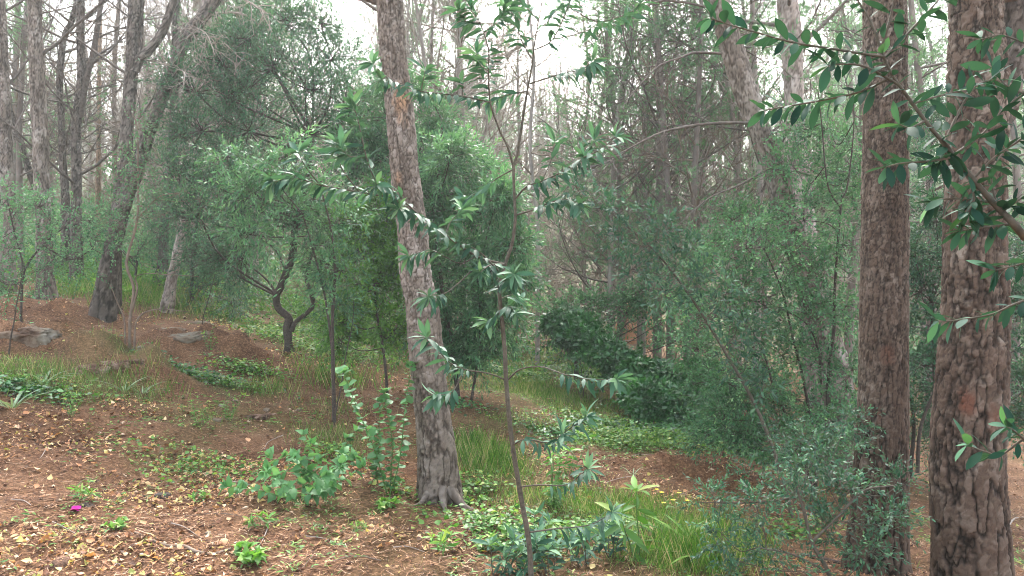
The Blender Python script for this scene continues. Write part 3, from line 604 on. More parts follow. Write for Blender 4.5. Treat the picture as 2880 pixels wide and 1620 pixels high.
# right-hand shrubs
shrub('small_leaved_shrub', 'tall airy small leaved shrub filling the space left of the second big trunk', 'shrub',
    [(pth([(2290,1400),(2300,1300),(2325,1180),(2330,1050),(2345,930),(2348,810),(2365,585),(2384,520),(2401,364),(2400,250)], 6.6), (.020,.018,.016,.015,.013,.012,.010,.007,.005,.003)),
     (pth([(2365,585),(2328,520),(2311,347),(2300,250)], 6.6), (.008,.007,.005,.003)), (pth([(2300,1300),(2262,1080),(2230,950),(2200,820),(2150,700)], 6.6), (.014,.012,.010,.008,.005)), (pth([(2290,1390),(2240,1230),(2180,1100),(2150,1000),(2100,900)], 6.5), (.014,.012,.010,.007,.004)),
     (pth([(2310,1080),(2300,980),(2262,905),(2160,850)], 6.6), (.008,.007,.006,.003))],
    [(2250,360,60,7),(2330,360,70,7),(2400,430,60,7),(2240,480,60,7),(2310,500,80,7),(2400,560,60,7),(2120,640,60,7.2),(2260,620,80,6.8),(2370,690,70),(2100,700,80),(2200,740,90),(2310,780,80),(2050,800,80),(2150,860,90),(2260,880,90),(2380,860,60),(2000,900,80),(2100,960,90),(2200,1000,90),(2310,1000,80),(2400,1040,50),
     (2050,1080,80),(2150,1110,80),(2260,1130,80),(2350,1180,60),(2120,1210,70),(2210,1240,70),(2300,1280,50),(2040,1180,60),(1960,980,60,7.5),(1950,1080,60,7.5),(1930,860,60,7.5),(1990,700,60,7.3),(1930,760,50,7.3),(2060,620,50,7.3),(1990,1220,50,7)],
    'teal', .040, ELLI_F, d0=6.6, subs=9, twigs=9, L=.28, nper=13, r_br=.006, seed=31, tr=.0014)
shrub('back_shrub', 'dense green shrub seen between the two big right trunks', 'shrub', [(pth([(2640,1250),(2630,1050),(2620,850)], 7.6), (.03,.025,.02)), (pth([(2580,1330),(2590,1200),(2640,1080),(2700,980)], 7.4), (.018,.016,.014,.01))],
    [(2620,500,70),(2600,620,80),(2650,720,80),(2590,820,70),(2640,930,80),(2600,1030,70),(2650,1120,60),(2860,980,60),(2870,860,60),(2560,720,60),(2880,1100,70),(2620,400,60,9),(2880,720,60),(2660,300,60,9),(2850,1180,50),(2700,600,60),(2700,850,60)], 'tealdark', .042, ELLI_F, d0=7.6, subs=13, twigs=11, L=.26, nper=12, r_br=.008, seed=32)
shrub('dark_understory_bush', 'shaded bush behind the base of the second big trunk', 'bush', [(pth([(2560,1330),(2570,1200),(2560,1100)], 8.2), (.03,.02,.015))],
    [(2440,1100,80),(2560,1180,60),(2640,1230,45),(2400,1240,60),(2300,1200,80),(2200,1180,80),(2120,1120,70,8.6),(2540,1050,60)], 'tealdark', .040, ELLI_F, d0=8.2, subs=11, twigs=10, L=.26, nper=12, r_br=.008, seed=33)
# long arching stem with bigger grey leaves
shrub('arching_sapling', 'long arching stem with grey green leaf tips crossing in front of the airy shrub', 'sapling',
    [(pth([(2222,1430),(2188,1302),(2127,1146),(2049,1006),(1948,844),(1855,721),(1771,643),(1700,585)], 5.9), (.018,.015,.013,.012,.010,.008,.006,.003))],
    [(1960,800,45),(2040,830,40),(2000,880,35),(1900,740,45),(1830,690,40),(1950,700,35),(1780,640,40),(1720,600,35),(1670,560,30),(1850,640,35),(2080,900,35),(2100,1010,30),(1800,760,30),(1870,830,30),(2150,1080,30),(1740,690,30),(1620,520,30)], 'laurel', .052, ELLI, barkm='stem', d0=5.85, subs=5, twigs=4, L=.20, nper=9, r_br=.005, seed=34)
# low dark shrub at the foot of the second big trunk
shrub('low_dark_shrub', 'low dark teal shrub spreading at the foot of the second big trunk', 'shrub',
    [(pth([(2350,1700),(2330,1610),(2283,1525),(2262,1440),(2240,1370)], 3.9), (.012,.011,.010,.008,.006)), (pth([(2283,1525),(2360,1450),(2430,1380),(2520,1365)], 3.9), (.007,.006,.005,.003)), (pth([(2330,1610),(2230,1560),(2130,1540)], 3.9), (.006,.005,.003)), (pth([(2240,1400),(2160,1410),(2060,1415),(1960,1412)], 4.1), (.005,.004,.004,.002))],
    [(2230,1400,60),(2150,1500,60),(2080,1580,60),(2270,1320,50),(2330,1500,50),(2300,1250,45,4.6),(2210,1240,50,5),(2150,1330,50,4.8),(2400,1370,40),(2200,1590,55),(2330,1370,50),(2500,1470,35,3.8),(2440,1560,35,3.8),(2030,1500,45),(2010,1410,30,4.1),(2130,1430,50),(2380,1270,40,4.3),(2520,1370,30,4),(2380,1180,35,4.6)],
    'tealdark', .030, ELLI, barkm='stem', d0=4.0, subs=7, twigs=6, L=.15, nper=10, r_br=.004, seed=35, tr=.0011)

# ivy-covered fallen trunk and ivy mound
def ivy_cover(mb, centres, n, size, seed=1, fall=0.):
    rng = np.random.default_rng(seed)
    for (c, r) in centres:
        d = nrm(rng.normal(size=(n, 3))); d[:, 2] = np.where(d[:, 2] < -.2, -d[:, 2], d[:, 2]); rr = np.array(r) if np.ndim(r) else np.array([r, r, r])
        lump = 1 + .35 * vnoise(d[:, 0] * 3 + c[0] * 9, d[:, 1] * 3 + d[:, 2] * 4, seed)
        Pn = c + d * rr * (lump * (.75 + .3 * rng.random(n)))[:, None]
        put_leaves(mb, ELLI_F, Pn, nrm(rng.normal(size=(n, 3)) + np.array([0, 0, -.5]) + d * .4), nrm(d + np.array([0, 0, .5]) + .5 * rng.normal(size=(n, 3))), size * (.6 + .8 * rng.random(n)), np.clip(.3 + .5 * vnoise(Pn[:, 0] * 4, Pn[:, 2] * 4 + Pn[:, 1] * 3, 4) + .45 * rng.random(n), 0, 1))
def ivy_thing(name, label, cat, core, radii, mound, n, size, seed):
    t = thing(name, label, cat, (core[0][0], core[0][1], float(gz(core[0][0], core[0][1])))); V, F = one_tube(core, radii, 10); MB().add(V, F).build('log', M['darkbark'], t, smooth=True)
    l = MB(); ivy_cover(l, mound, n, size, seed)
    tw = MB(); rg = np.random.default_rng(seed); m = 60; cc = np.array([mound[i % len(mound)][0] for i in range(m)]); p = grow(cc, rdir(m, .3), np.full(m, .5), 6, -.6, .3, rg); V, F = tubes(p, taper(m, 6, .004, .5), 3); tw.add(V, F)
    dd = nrm(p[:, -1] - p[:, 2]); twig_leaves(l, None, p[:, 2], dd, np.full(m, .35), 12, size, ELLI_F, .3)
    l.build('ivy_leaves', M['ivy'], t); tw.build('ivy_stems', M['darkbark'], t); return t
m1 = cl([(1570,925,42,10.6),(1610,960,52,10.5),(1660,990,58,10.4),(1710,1010,58,10.3),(1760,1050,58,10.2),(1640,930,42,10.7)], 10.4)
ivy_thing('fallen_tree', 'fallen trunk smothered in dark ivy sloping down to the right', 'fallen tree', pth([(1830,1090,10.1),(1700,1010,10.3),(1570,915,10.6)]), (.14,.12,.08), m1, 3800, .075, 41)
m2 = cl([(1800,1080,65,9.6),(1860,1090,75,9.4),(1930,1100,70,9.3),(1850,1150,80,8.9),(1930,1170,85,8.7),(1990,1200,75,8.5),(1800,1130,55,9.2),(2010,1130,70,9),(2070,1240,60,8.2),(1970,1060,50,9.4),(1990,1270,55,8.1)], 9)
ivy_thing('ivy_mound', 'rounded mound of glossy ivy at the right side of the clearing', 'ivy mound', pth([(1990,1290,8.4),(1900,1150,9),(1800,1080,9.6)]), (.10,.08,.06), m2, 3600, .07, 42)
shrub('leafy_small_tree', 'small leafy tree with an arched crown above the ivy covered fallen trunk', 'small tree', [(pth([(1620,1010),(1600,930),(1580,880)], 11.5), (.04,.03,.02))],
    [(1560,880,45),(1610,870,45),(1660,860,40),(1700,870,40),(1760,880,50),(1820,860,45),(1870,900,50),(1650,910,45),(1730,940,45),(1900,960,50,10.5),(1780,830,45),(1850,780,45),(1940,840,50)], 'teal', .055, ELLI_F, d0=11.5, subs=9, twigs=8, L=.32, nper=11, r_br=.01, seed=43)
# ------------------------------------------------------------------ leafy shoots: the young tree in front, the twig hanging in from the right, weeds
def along(p, n, t0=0., t1=1., rng=R_):
    k = len(p); t = t0 + (t1 - t0) * (np.arange(n) + .5 * rng.random(n)) / max(n, 1); x = t * (k - 1) * .999; i = x.astype(int); f = (x - i)[:, None]
    return p[i] + (p[i + 1] - p[i]) * f, nrm(p[i + 1] - p[i]), t
def leafy(lmb, p, n, size, shape, t0=.3, tip=7, spread=1., down=.35, rng=R_, flat=.8, fwd=.6, pairs=False):
    """leaves along a bending shoot and a whorl at its tip"""
    O, T, t = along(p, n, t0, 1., rng); S = nrm(np.cross(T, np.array([0, 0, 1.]))); U = np.cross(S, T)
    a = np.arange(n) * (np.pi if pairs else 2.4) + rng.random(n) * .8; rd = np.cos(a)[:, None] * S + np.sin(a)[:, None] * U * (.45 if flat else 1.)
    D = nrm(T * fwd + rd * spread + np.array([0, 0, -down]) * (.4 + rng.random((n, 1))))
    if tip:
        Te = nrm(p[-1] - p[-2]); a2 = np.arange(tip) / tip * 6.283 + rng.random(tip) * .5; A = nrm(np.cross(Te, np.array([.3, .2, 1.]))); B = np.cross(Te, A)
        D2 = nrm(Te * (.35 + .5 * rng.random((tip, 1))) + np.cos(a2)[:, None] * A + np.sin(a2)[:, None] * B + np.array([0, 0, .15])); O = np.vstack([O, np.repeat(p[-1][None], tip, 0)]); D = np.vstack([D, D2])
    m = len(O); N = nrm(np.array([0, 0, 1.]) + .45 * rng.normal(size=(m, 3)))
    put_leaves(lmb, shape, O, D, N, size * (.65 + .6 * rng.random(m)), np.clip(.15 + .55 * rng.random(m) + np.r_[np.zeros(m - tip), np.full(tip, .3)], 0, 1))
rg = np.random.default_rng(99)
YD = 3.5
stem = [(1495,1680),(1488,1531),(1466,1403),(1449,1302),(1435,1201),(1424,1078),(1419,978),(1410,883),(1405,810),(1421,744),(1441,682),(1449,615),(1447,559),(1445,475),(1455,431),(1466,364),(1483,257),(1497,179),(1505,112),(1525,0),(1535,-120)]
sp = gbase(pth(stem, YD)); yt = thing('young_laurel_tree', 'young tree with thin bare stem and whorls of long leaves, right of the middle pine', 'young tree', (sp[0][0], sp[0][1], float(gz(sp[0][0], sp[0][1]))))
V, F = one_tube(sp, np.array([17,16,15,14,13.5,13,12.5,12,11.5,11,10,9,8.5,8,8,7.5,7,6,5,4,3,2]) * YD / F0 / 2 * 1.05, 10, 6); MB().add(V, F).build('trunk', M['stem'], yt, smooth=True)
BR = [  # picture points, depth change over the shoot, radius, leaves, start
 ([(1445,475),(1430,420),(1402,358),(1379,288),(1374,200),(1374,140),(1351,67),(1324,28)], -.2, .0055, 42, .45), ([(1379,288),(1318,274),(1240,263),(1184,257),(1128,235),(1072,224)], -.4, .004, 44, .05), ([(1483,257),(1424,268),(1379,288)], 0, .004, 8, .1),
 ([(1184,257),(1190,225),(1196,200)], 0, .003, 6, .3), ([(1120,235),(1085,215),(1050,180)], -.1, .003, 8, .3), ([(1300,272),(1300,250),(1298,235)], .0, .003, 6, .3),
 ([(1449,559),(1480,526),(1525,509),(1575,487),(1620,459),(1642,442)], -.25, .0045, 34, .25), ([(1525,509),(1550,450),(1560,400)], .1, .003, 9, .3), ([(1620,459),(1655,420),(1670,395)], .1, .003, 9, .2), ([(1642,442),(1690,420),(1730,385)], -.1, .003, 9, .2),
 ([(1455,604),(1508,587),(1547,570),(1590,560),(1630,575)], -.25, .004, 30, .3), ([(1446,475),(1396,503),(1351,537),(1307,559)], .15, .0035, 18, .3), ([(1421,744),(1380,745),(1351,766)], -.2, .005, 18, .3), ([(1405,800),(1430,790),(1446,770)], -.2, .004, 14, .3),
 ([(1400,760),(1350,710),(1295,680)], -.1, .004, 16, .3), ([(1505,140),(1553,112),(1592,34),(1610,-20)], -.1, .004, 26, .2), ([(1491,235),(1564,212),(1631,196),(1665,175)], -.2, .004, 28, .25), ([(1500,170),(1470,120),(1450,60),(1430,10)], .1, .0035, 24, .2), ([(1515,60),(1480,20),(1440,-20)], .1, .003, 16, .2),
 ([(1512,90),(1540,60),(1580,10),(1600,-40)], .2, .003, 16, .2), ([(1374,200),(1350,180),(1340,150)], .1, .003, 10, .2), ([(1351,100),(1400,60),(1420,30)], .0, .003, 14, .2), ([(1351,67),(1310,60),(1290,30)], .0, .003, 12, .2),
 ([(1600,20),(1680,60),(1760,40),(1800,10)], .2, .003, 14, .3), ([(1553,112),(1640,90),(1700,60),(1760,55)], .3, .003, 16, .3),
 ([(1419,1067),(1374,1050),(1307,1039),(1262,1017),(1228,978),(1200,950)], -.3, .004, 24, .35), ([(1307,1039),(1273,1100),(1228,1112)], -.1, .003, 14, .4), ([(1430,1067),(1463,1039),(1519,1031),(1564,1045),(1620,1062),(1681,1067),(1732,1067)], -.4, .004, 26, .55),
 ([(1441,1252),(1480,1235),(1547,1246),(1581,1224)], -.2, .004, 20, .2), ([(1547,1246),(1609,1201),(1648,1174)], -.1, .003, 12, .3), ([(1463,1369),(1519,1364),(1592,1364),(1631,1336),(1654,1319)], -.2, .004, 20, .35),
 ([(1480,1498),(1564,1487),(1659,1476),(1721,1442)], -.2, .004, 18, .3), ([(1410,883),(1430,860),(1450,880)], -.1, .003, 12, .2), ([(1405,870),(1390,890),(1375,905)], .0, .003, 10, .2), ([(1408,840),(1440,830),(1460,845)], .1, .003, 10, .2), ([(1400,820),(1410,800),(1425,790)], -.1, .003, 10, .2),
 # the long shoot that crosses the pine to the left
 ([(1421,744),(1340,720),(1251,660),(1184,610),(1122,587)], -.5, .006, 46, .45), ([(1184,610),(1130,560),(1090,530),(1060,520)], -.2, .004, 26, .2), ([(1130,560),(1010,540),(900,520),(830,500),(770,512)], -.1, .004, 56, .15), ([(900,520),(860,470),(840,430)], -.05, .003, 12, .3), ([(1010,540),(960,470),(945,400)], -.05, .003, 14, .3),
 ([(1060,520),(1030,440),(1005,330),(990,300)], .0, .0035, 20, .2), ([(1030,440),(985,440),(960,420)], .0, .003, 10, .2), ([(1340,720),(1290,740),(1215,705),(1150,720)], -.1, .003, 14, .5), ([(1251,660),(1270,620),(1300,590)], .1, .003, 12, .3), ([(1350,740),(1260,820),(1205,835)], -.3, .003, 14, .6)]
lm = MB(); depth_at = {}
def near_depth(u, v):                                  # depth where a side shoot leaves an earlier one
    b = min(depth_at.items(), key=lambda kv: (kv[0][0] - u) ** 2 + (kv[0][1] - v) ** 2); return b[1]
for q in stem: depth_at[q] = YD
for pts, dd, r0, n, t0 in BR:
    d0 = near_depth(*pts[0]); ds = np.linspace(d0, d0 + dd, len(pts)); 
    for q, dq in zip(pts[1:], ds[1:]): depth_at[q] = dq
    p = smooth_path(pth([(a, b, c) for (a, b), c in zip(pts, ds)]), 6)
    V, F = one_tube(p, (r0, r0 * .35), 6, 1); MB().add(V, F).build('branch', M['stem'], yt)
    leafy(lm, p, int(n * 1.3), .076 if n < 40 else .072, LANCE, t0, 10, 1., .42, rg)
lm.build('leaves', M['laurel'], yt)

# branch hanging in from a shrub whose stem stands outside the right edge
bt = thing('leafy_branch', 'dark oval leaved branch hanging into the picture from the upper right corner', 'branch', P(3100, 1500, 1.5)[:3])
b0 = P(3100, 1500, 1.5); bt.location = (b0[0], b0[1], float(gz(b0[0], b0[1])))
D0 = 1.22
main = smooth_path(np.vstack([[b0[0] + .05, b0[1] + .1, float(gz(b0[0], b0[1])) - .05], [b0[0] + .04, b0[1] + .05, .5], P(3060,900,1.4), pth([(2880,665),(2815,593),(2759,531),(2703,464),(2664,414),(2608,347),(2546,263),(2507,207),(2482,151)], D0)]), 6)
V, F = one_tube(main, (.0095, .0075, .0054, .0042, .0032, .0024, .0018), 9, 1); MB().add(V, F).build('stem', M['stem'], bt, smooth=True)
FB = [([(2490,160),(2406,148),(2339,137),(2267,126),(2200,112),(2130,92),(2060,72),(2000,52)], -.05, 26), ([(2510,215),(2423,257),(2323,280),(2233,296),(2150,310)], .05, 20), ([(2482,151),(2451,67),(2412,0),(2390,-40)], .02, 6), ([(2480,130),(2502,56),(2518,-20)], .0, 4),
      ([(2490,160),(2552,95),(2630,11),(2660,-30)], .03, 14), ([(2530,240),(2440,190),(2380,180),(2330,185)], -.03, 10), ([(2658,400),(2703,302),(2748,240),(2792,224)], .03, 12), ([(2690,440),(2619,453),(2535,459),(2490,470)], -.05, 12), ([(2690,430),(2760,380),(2830,300),(2900,250)], .05, 16),
      ([(2740,500),(2800,440),(2860,400),(2900,370)], -.05, 12), ([(2790,570),(2720,560),(2650,560),(2620,570)], .05, 10), ([(2840,620),(2800,560),(2790,480),(2830,420)], .04, 14), ([(2850,630),(2760,640),(2700,650)], .0, 10), ([(2600,340),(2560,360),(2530,350)], -.03, 5), ([(2640,380),(2660,430),(2640,460)], .0, 6), ([(2720,480),(2740,560),(2720,600)], -.03, 8),
      ([(2570,290),(2640,270),(2700,255)], .05, 6), ([(2810,600),(2870,560),(2920,530)], -.03, 8),
      ([(2990,820),(2870,849),(2792,883),(2703,899),(2640,905)], .05, 14), ([(3000,1180),(2880,1235),(2815,1280),(2781,1274),(2720,1252)], .05, 10), ([(2880,1235),(2850,1210),(2830,1200)], .0, 5), ([(2990,700),(2880,740),(2800,760)], .02, 9), ([(3000,180),(2900,130),(2820,100),(2760,110)], .1, 10), ([(3000,300),(2900,270),(2830,240),(2790,190)], .1, 12)]
up2 = smooth_path(np.vstack([[b0[0] + .12, b0[1] + .15, float(gz(b0[0], b0[1])) - .05], P(3140,1300,1.35), P(3100,700,1.3), P(3070,200,1.28), P(3050,-300,1.3)]), 10)
V, F = one_tube(up2, (.010, .008, .005, .003), 8, 1); MB().add(V, F).build('stem', M['stem'], bt, smooth=True)
lm = MB()
for pts, dd, n in FB:
    p = smooth_path(pth([(a, b, D0 + dd * i / len(pts)) for i, (a, b) in enumerate(pts)]), 5)
    if pts[0][0] > 2950: p = np.vstack([up2[np.argmin(np.abs(up2[:, 2] - p[0][2] + .03))], p])
    V, F = one_tube(p, (.0022, .0010), 6, 1); MB().add(V, F).build('twig', M['stem'], bt)
    leafy(lm, p, int(n * 1.5), .037, ELLI, .08, 4, .9, .3, rg, fwd=.6, pairs=False, flat=False)
O, T, t = along(main, 26, .35, 1., rg); leafy(lm, main[12:], 50, .037, ELLI, .1, 3, 1., .4, rg, flat=False)
lm.build('leaves', M['near'], bt)

# ------------------------------------------------------------------ weeds and seedlings
def weed(name, label, uv, stems, n, size, shape, mat, t0=.2, tip=5, sr=.003, spread=1., down=.3, seed=1, group=None, fwd=.5, smat='greenstem', cat='plant', up=.3, wob=.08):
    """stems: number, length, lean"""
    g = np.random.default_rng(seed); b = hit(*uv); t = thing(name, label, cat, b, group); l = MB(); ns, Ln, lean = stems
    a = np.arange(ns) / ns * 6.283 + g.random(ns); D = np.stack([np.cos(a) * lean, np.sin(a) * lean, np.ones(ns)], 1) + .15 * g.normal(size=(ns, 3))
    Pp = grow(b + np.stack([np.cos(a), np.sin(a), -1 + 0 * a], 1) * .012, D, Ln * (.65 + .5 * g.random(ns)), 7, up, wob, g)
    for p in Pp:
        p = smooth_path(p, 3); V, F = one_tube(p, (sr, sr * .4), 5, 1); MB().add(V, F).build('stem', M[smat], t)
        leafy(l, p, n, size, shape, t0, tip, spread, down, g, fwd=fwd, flat=False)
    l.build('leaves', M[mat], t); return t
weed('broad_leaved_weed', 'bushy weed with broad toothed pale green leaves left of the middle pine', (850,1432), (15, .42, 1.35), 12, .070, OVATE, 'nettle', .25, 5, .0035, 1.1, .12, 3, up=-.15)
weed('broad_leaved_weed', 'smaller toothed leaf weed right behind the bushy one left of the middle pine', (915,1380), (8, .40, .9), 11, .062, OVATE, 'nettle', .25, 5, .003, 1.1, .12, 4, up=0.)
weed('tall_weed', 'tall upright weed with crinkled leaves just left of the middle pine base', (1094,1412), (3, .82, .10), 54, .056, ROUND, 'nettle', .08, 6, .005, 1., .3, 5)
weed('tall_weed', 'shorter bolting weed beside the tall one left of the middle pine base', (1060,1380), (2, .55, .16), 32, .056, ROUND, 'nettle', .1, 6, .004, 1., .3, 6)
weed('drooping_weed', 'upright plant with long drooping leaves near the bottom edge in front of the rock', (1790,1600), (2, .40, .12), 13, .125, LANCE, 'bright', .1, 7, .005, .9, .75, 7)
weed('leafy_weed', 'bright green bushy weed directly right of the thin young tree', (1560,1440), (6, .48, .28), 14, .085, LANCE, 'bright', .1, 6, .004, .9, .5, 8)
weed('leafy_weed', 'small bright weed behind the foot of the thin young tree', (1600,1350), (4, .34, .3), 10, .07, LANCE, 'bright', .1, 6, .003, .9, .4, 9)
for i, (u, v, lab) in enumerate([(1463,1612,'dark leaf rosette at the foot of the thin young tree'), (1545,1618,'dark leaf rosette right of the young tree foot at the bottom edge'), (1396,1612,'dark leaf rosette left of the young tree foot at the bottom edge'), (1720,1590,'grey green seedling beside the drooping weed at the bottom'), (1640,1600,'spreading laurel seedling between the drooping weed and the young tree'), (1500,1560,'laurel seedling growing against the stem of the young tree')]):
    weed('laurel_seedling', lab, (u, v), (4, .17 + .03 * (i % 3), .5), 7, .095, LANCE, 'laurel', .2, 8, .004, .9, .2, 20 + i, 'laurel seedlings along the bottom', smat='stem')
for i, (u, v, lab, s) in enumerate([(736,1500,'small star shaped rosette below the broad leaved weed', .09), (700,1590,'light green seedling at the end of the fallen stick', .10), (1250,1560,'pale rosette in the bottom middle left of the young tree', .10), (560,1410,'little yellow green plant among the fallen leaves', .06), (230,1420,'yellow green sprout next to the magenta flower', .09), (330,1500,'small green sprout left of the fallen stick', .06), (1370,1540,'broad light green seedling left of the young tree', .09), (1330,1420,'yellow green seedling right of the middle pine base', .08), (1010,1500,'single leaved seedling below the middle pine', .05), (1080,1450,'ragged low plant at the left foot of the middle pine', .07)]):
    weed('seedling', lab, (u, v), (5, s, .9), 5, s * .62, [LANCE, OVATE, LANCE, ELLI][i % 4], 'bright', .3, 5, .002, 1., .1, 40 + i, 'seedlings on the forest floor')
for i, (u, v, d, lab) in enumerate([(640,1180,.0,'wispy green plant left of the pale stones'), (560,1200,0,'wispy seedling in the bare earth in the left middle'), (700,1000,0,'fresh green herb on the bank near the twisted tree'), (590,1000,0,'leafy herb at the end of the rocky bank'), (200,1180,0,'small herb in front of the straw coloured grass')]):
    weed('herb', lab, (u, v), (6, .22, .45), 10, .03, ELLI_F, 'bright', .2, 4, .002, 1., .1, 60 + i, 'low herbs on the bank')
for i, (u, v, lab, h, n) in enumerate([(20,1000,'slender sapling at the left edge in front of the rocks', 1.0, 16), (560,960,'thin bent twig sapling growing from the rocky bank', .9, 6), (934,1200,'thin sapling between the bare earth and the middle pine', 1.35, 22), (1170,1160,'thin sapling partly hidden behind the middle pine', 1.1, 20), (1640,1120,'small sapling in the bright grass in the centre', .6, 16)]):
    weed('thin_sapling', lab, (u, v), (1, h, .05), n, .06, LANCE_F, 'teal', .35, 5, .008, 1., .2, 80 + i, 'thin saplings', smat='darkbark', cat='sapling')
t = weed('yellow_flower_plant', 'small plant with bright yellow flowers in the grass right of the young tree', (1890,1490), (7, .24, .35), 5, .04, LANCE, 'bright', .1, 0, .002, 1., .2, 91)
g = np.random.default_rng(5); b = np.array(t.location)
for i in range(6):
    c = b + np.array([g.normal() * .09, g.normal() * .06, .14 + .1 * g.random()]); l = MB(); a = np.arange(5) * 1.257 + g.random(); put_leaves(l, ROUND_F, np.repeat(c[None], 5, 0), np.stack([np.cos(a), np.sin(a), .4 + 0 * a], 1), np.tile([0, 0, 1.], (5, 1)), np.full(5, .018)); l.build('flower', M['yellow'], t)
c = hit(213, 1450) + np.array([0, 0, .012]); l = MB(); a = np.arange(9) * .7; put_leaves(l, ROUND, np.repeat(c[None], 9, 0), np.stack([np.cos(a), np.sin(a), .35 + .3 * np.sin(a * 3)], 1), nrm(np.stack([np.cos(a), 0 * a, 1 + 0 * a], 1)), np.full(9, .034)); tag(l.build('flower', M['petal'], loc=c), 'fallen magenta flower lying on the needles at the left', 'flower')
# strap leaved plants
def straps(label, u, v, n, L, seed, group=None):
    g = np.random.default_rng(seed); b = hit(u, v); l = MB(); a = g.random(n) * 6.283; D = np.stack([np.cos(a) * .8, np.sin(a) * .8, .5 + .7 * g.random(n)], 1)
    put_leaves(l, STRAP, b + np.stack([np.cos(a), np.sin(a), 0 * a], 1) * .02, D, np.tile([0, 0, 1.], (n, 1)), L * (.6 + .7 * g.random(n)), g.random(n)); return tag(l.build('strap_leaved_plant', M['strap'], loc=b), label, 'plant', group)
for i, (u, v, n, L, lab) in enumerate([(35,1150,16,.30,'clump of drooping strap leaves at the left edge'), (120,1080,12,.26,'strap leaved clump above the pale fallen leaf at the left'), (350,1100,12,.20,'low strap leaved clump in the left middle, left of its neighbour'), (400,1105,10,.20,'low strap leaved clump in the left middle, nearest to the dark ivy patch'), (1780,1350,8,.11,'pale strap leaves at the crest of the bare slope on the right'), (1980,1600,30,.30,'dense tuft of long green leaves at the bottom right'), (1890,1570,24,.26,'tuft of long blades left of the dense tuft at the bottom right')]):
    o = straps(lab, u, v, n, L, 100 + i, 'strap leaved plants')
    if i > 4: o.data.materials[0] = M['grass']

# ------------------------------------------------------------------ rocks, mounds, dead wood
def rock(label, u, v, sx, sy, sz, mat, seed, sink=.35, rot=0., name='rock', cat='rock', group=None, n=56):
    b = hit(u, v); b[2] = min(float(gz(b[0] + sx * i, b[1] + sy * j)) for i in (-.8, 0, .8) for j in (-.8, 0, .8)) + .45 * sz; th = np.linspace(0, 2 * np.pi, n, endpoint=False); ph = np.linspace(-1.2, np.pi / 2, n // 2); TH, PH = np.meshgrid(th, ph)
    d = np.stack([np.cos(TH) * np.cos(PH), np.sin(TH) * np.cos(PH), np.sin(PH)], -1)
    q = np.sign(d) * np.abs(d) ** .75
    w = 1 + .45 * vnoise(d[..., 0] * 1.6 + seed, d[..., 1] * 1.6 + d[..., 2], seed) + .30 * vnoise(d[..., 0] * 3.5 + d[..., 2], d[..., 1] * 3.5 - d[..., 2], seed + 1) + .20 * vnoise(d[..., 0] * 8 + d[..., 2] * 2, d[..., 1] * 8, seed + 2) + .10 * vnoise(d[..., 0] * 19, d[..., 1] * 19 + d[..., 2] * 3, seed + 3)
    w = w * (1 + .10 * vnoise(d[..., 0] * 50, d[..., 1] * 50 + d[..., 2] * 37, seed + 4)); V = q * w[..., None] * np.array([sx, sy, sz]); c, s = math.cos(rot), math.sin(rot); V = np.stack([V[..., 0] * c - V[..., 1] * s, V[..., 0] * s + V[..., 1] * c, V[..., 2]], -1) + b + np.array([0, 0, -sz * sink])
    i = np.arange(TH.size).reshape(TH.shape); nx = np.roll(i, -1, 1); F = np.stack([i[:-1], nx[:-1], nx[1:], i[1:]], -1).reshape(-1, 4)
    return tag(MB().add(V.reshape(-1, 3), F).build(name, M[mat], loc=b, smooth=True), label, cat, group)
RK = [('grey flat rock face at the left edge below the pine trunks',50,975,.42,.26,.24,'rock'),('mossy grey rock beside the flat one, left of the bare sapling',175,955,.28,.22,.18,'rock'),('brown rock lump right under the first big left trunk',255,935,.20,.15,.14,'rockbrown'),
      ('grey rock half buried in the bank right of the bare sapling',530,975,.26,.18,.17,'rock'),('brown rock shoulder just right of the half buried grey rock',610,1000,.24,.15,.18,'rockbrown'),('ragged brown rock in front of the bare sapling foot',330,1035,.28,.2,.12,'rockbrown'),('small ragged rock left of the root mound',245,1040,.16,.10,.10,'rockbrown'),('crumbling rock right of the root mound',430,1035,.16,.11,.10,'rockbrown'),
      ('pale flat stone on the bank top right of the bare sapling',470,920,.22,.16,.07,'rock'),('pale sliver of rock on the bank near the twisted tree',540,905,.20,.14,.06,'rock'),
      ('low earthy outcrop in the middle of the bare ground',700,1165,.24,.15,.07,'rockbrown'),('lichen spotted stone half buried at the bottom right of the clearing',1835,1545,.17,.13,.13,'rockbrown')]
for i, (lab, u, v, sx, sy, sz, m) in enumerate(RK): rock(lab, u, v, sx, sy, sz * .62, m, 3.1 * i + 1, .5, .4 * math.sin(i * 2.3), n=110)
for i, (u, v, s, lab) in enumerate([(612,1180,.040,'pale stone at the left end of the earthy outcrop'),(625,1150,.030,'small grey stone on the upper left of the outcrop'),(750,1170,.035,'white stone at the right end of the earthy outcrop'),(662,1130,.025,'tiny pale stone on top of the earthy outcrop'),(840,1150,.028,'grey stone right of the earthy outcrop'),(170,1590,.05,'brown lump of earth at the bottom left'),(368,1000,.035,'pale stone in the root mound'),(400,975,.04,'grey stone beside the bare sapling foot'),(585,1500,.018,'tiny grey stone near the fallen stick')]):
    rock(lab, u, v, s, s * .8, s * .6, 'rock' if i != 5 else 'rockbrown', 60 + i, .2, i, 'stone', 'stone', 'small stones', 20)
rock('dark lump standing in for the dark hole beside the magenta flower', 232, 1432, .07, .045, .03, 'darkbark', 77, .3, 0, 'dark_lump', 'soil', None, 30); rock('dark soil clod among the yellow leaves', 455, 1395, .055, .04, .025, 'darkbark', 78, .3, 0, 'dark_lump', 'soil', None, 30)  # first lump is coloured dark to imitate the hole under the flower
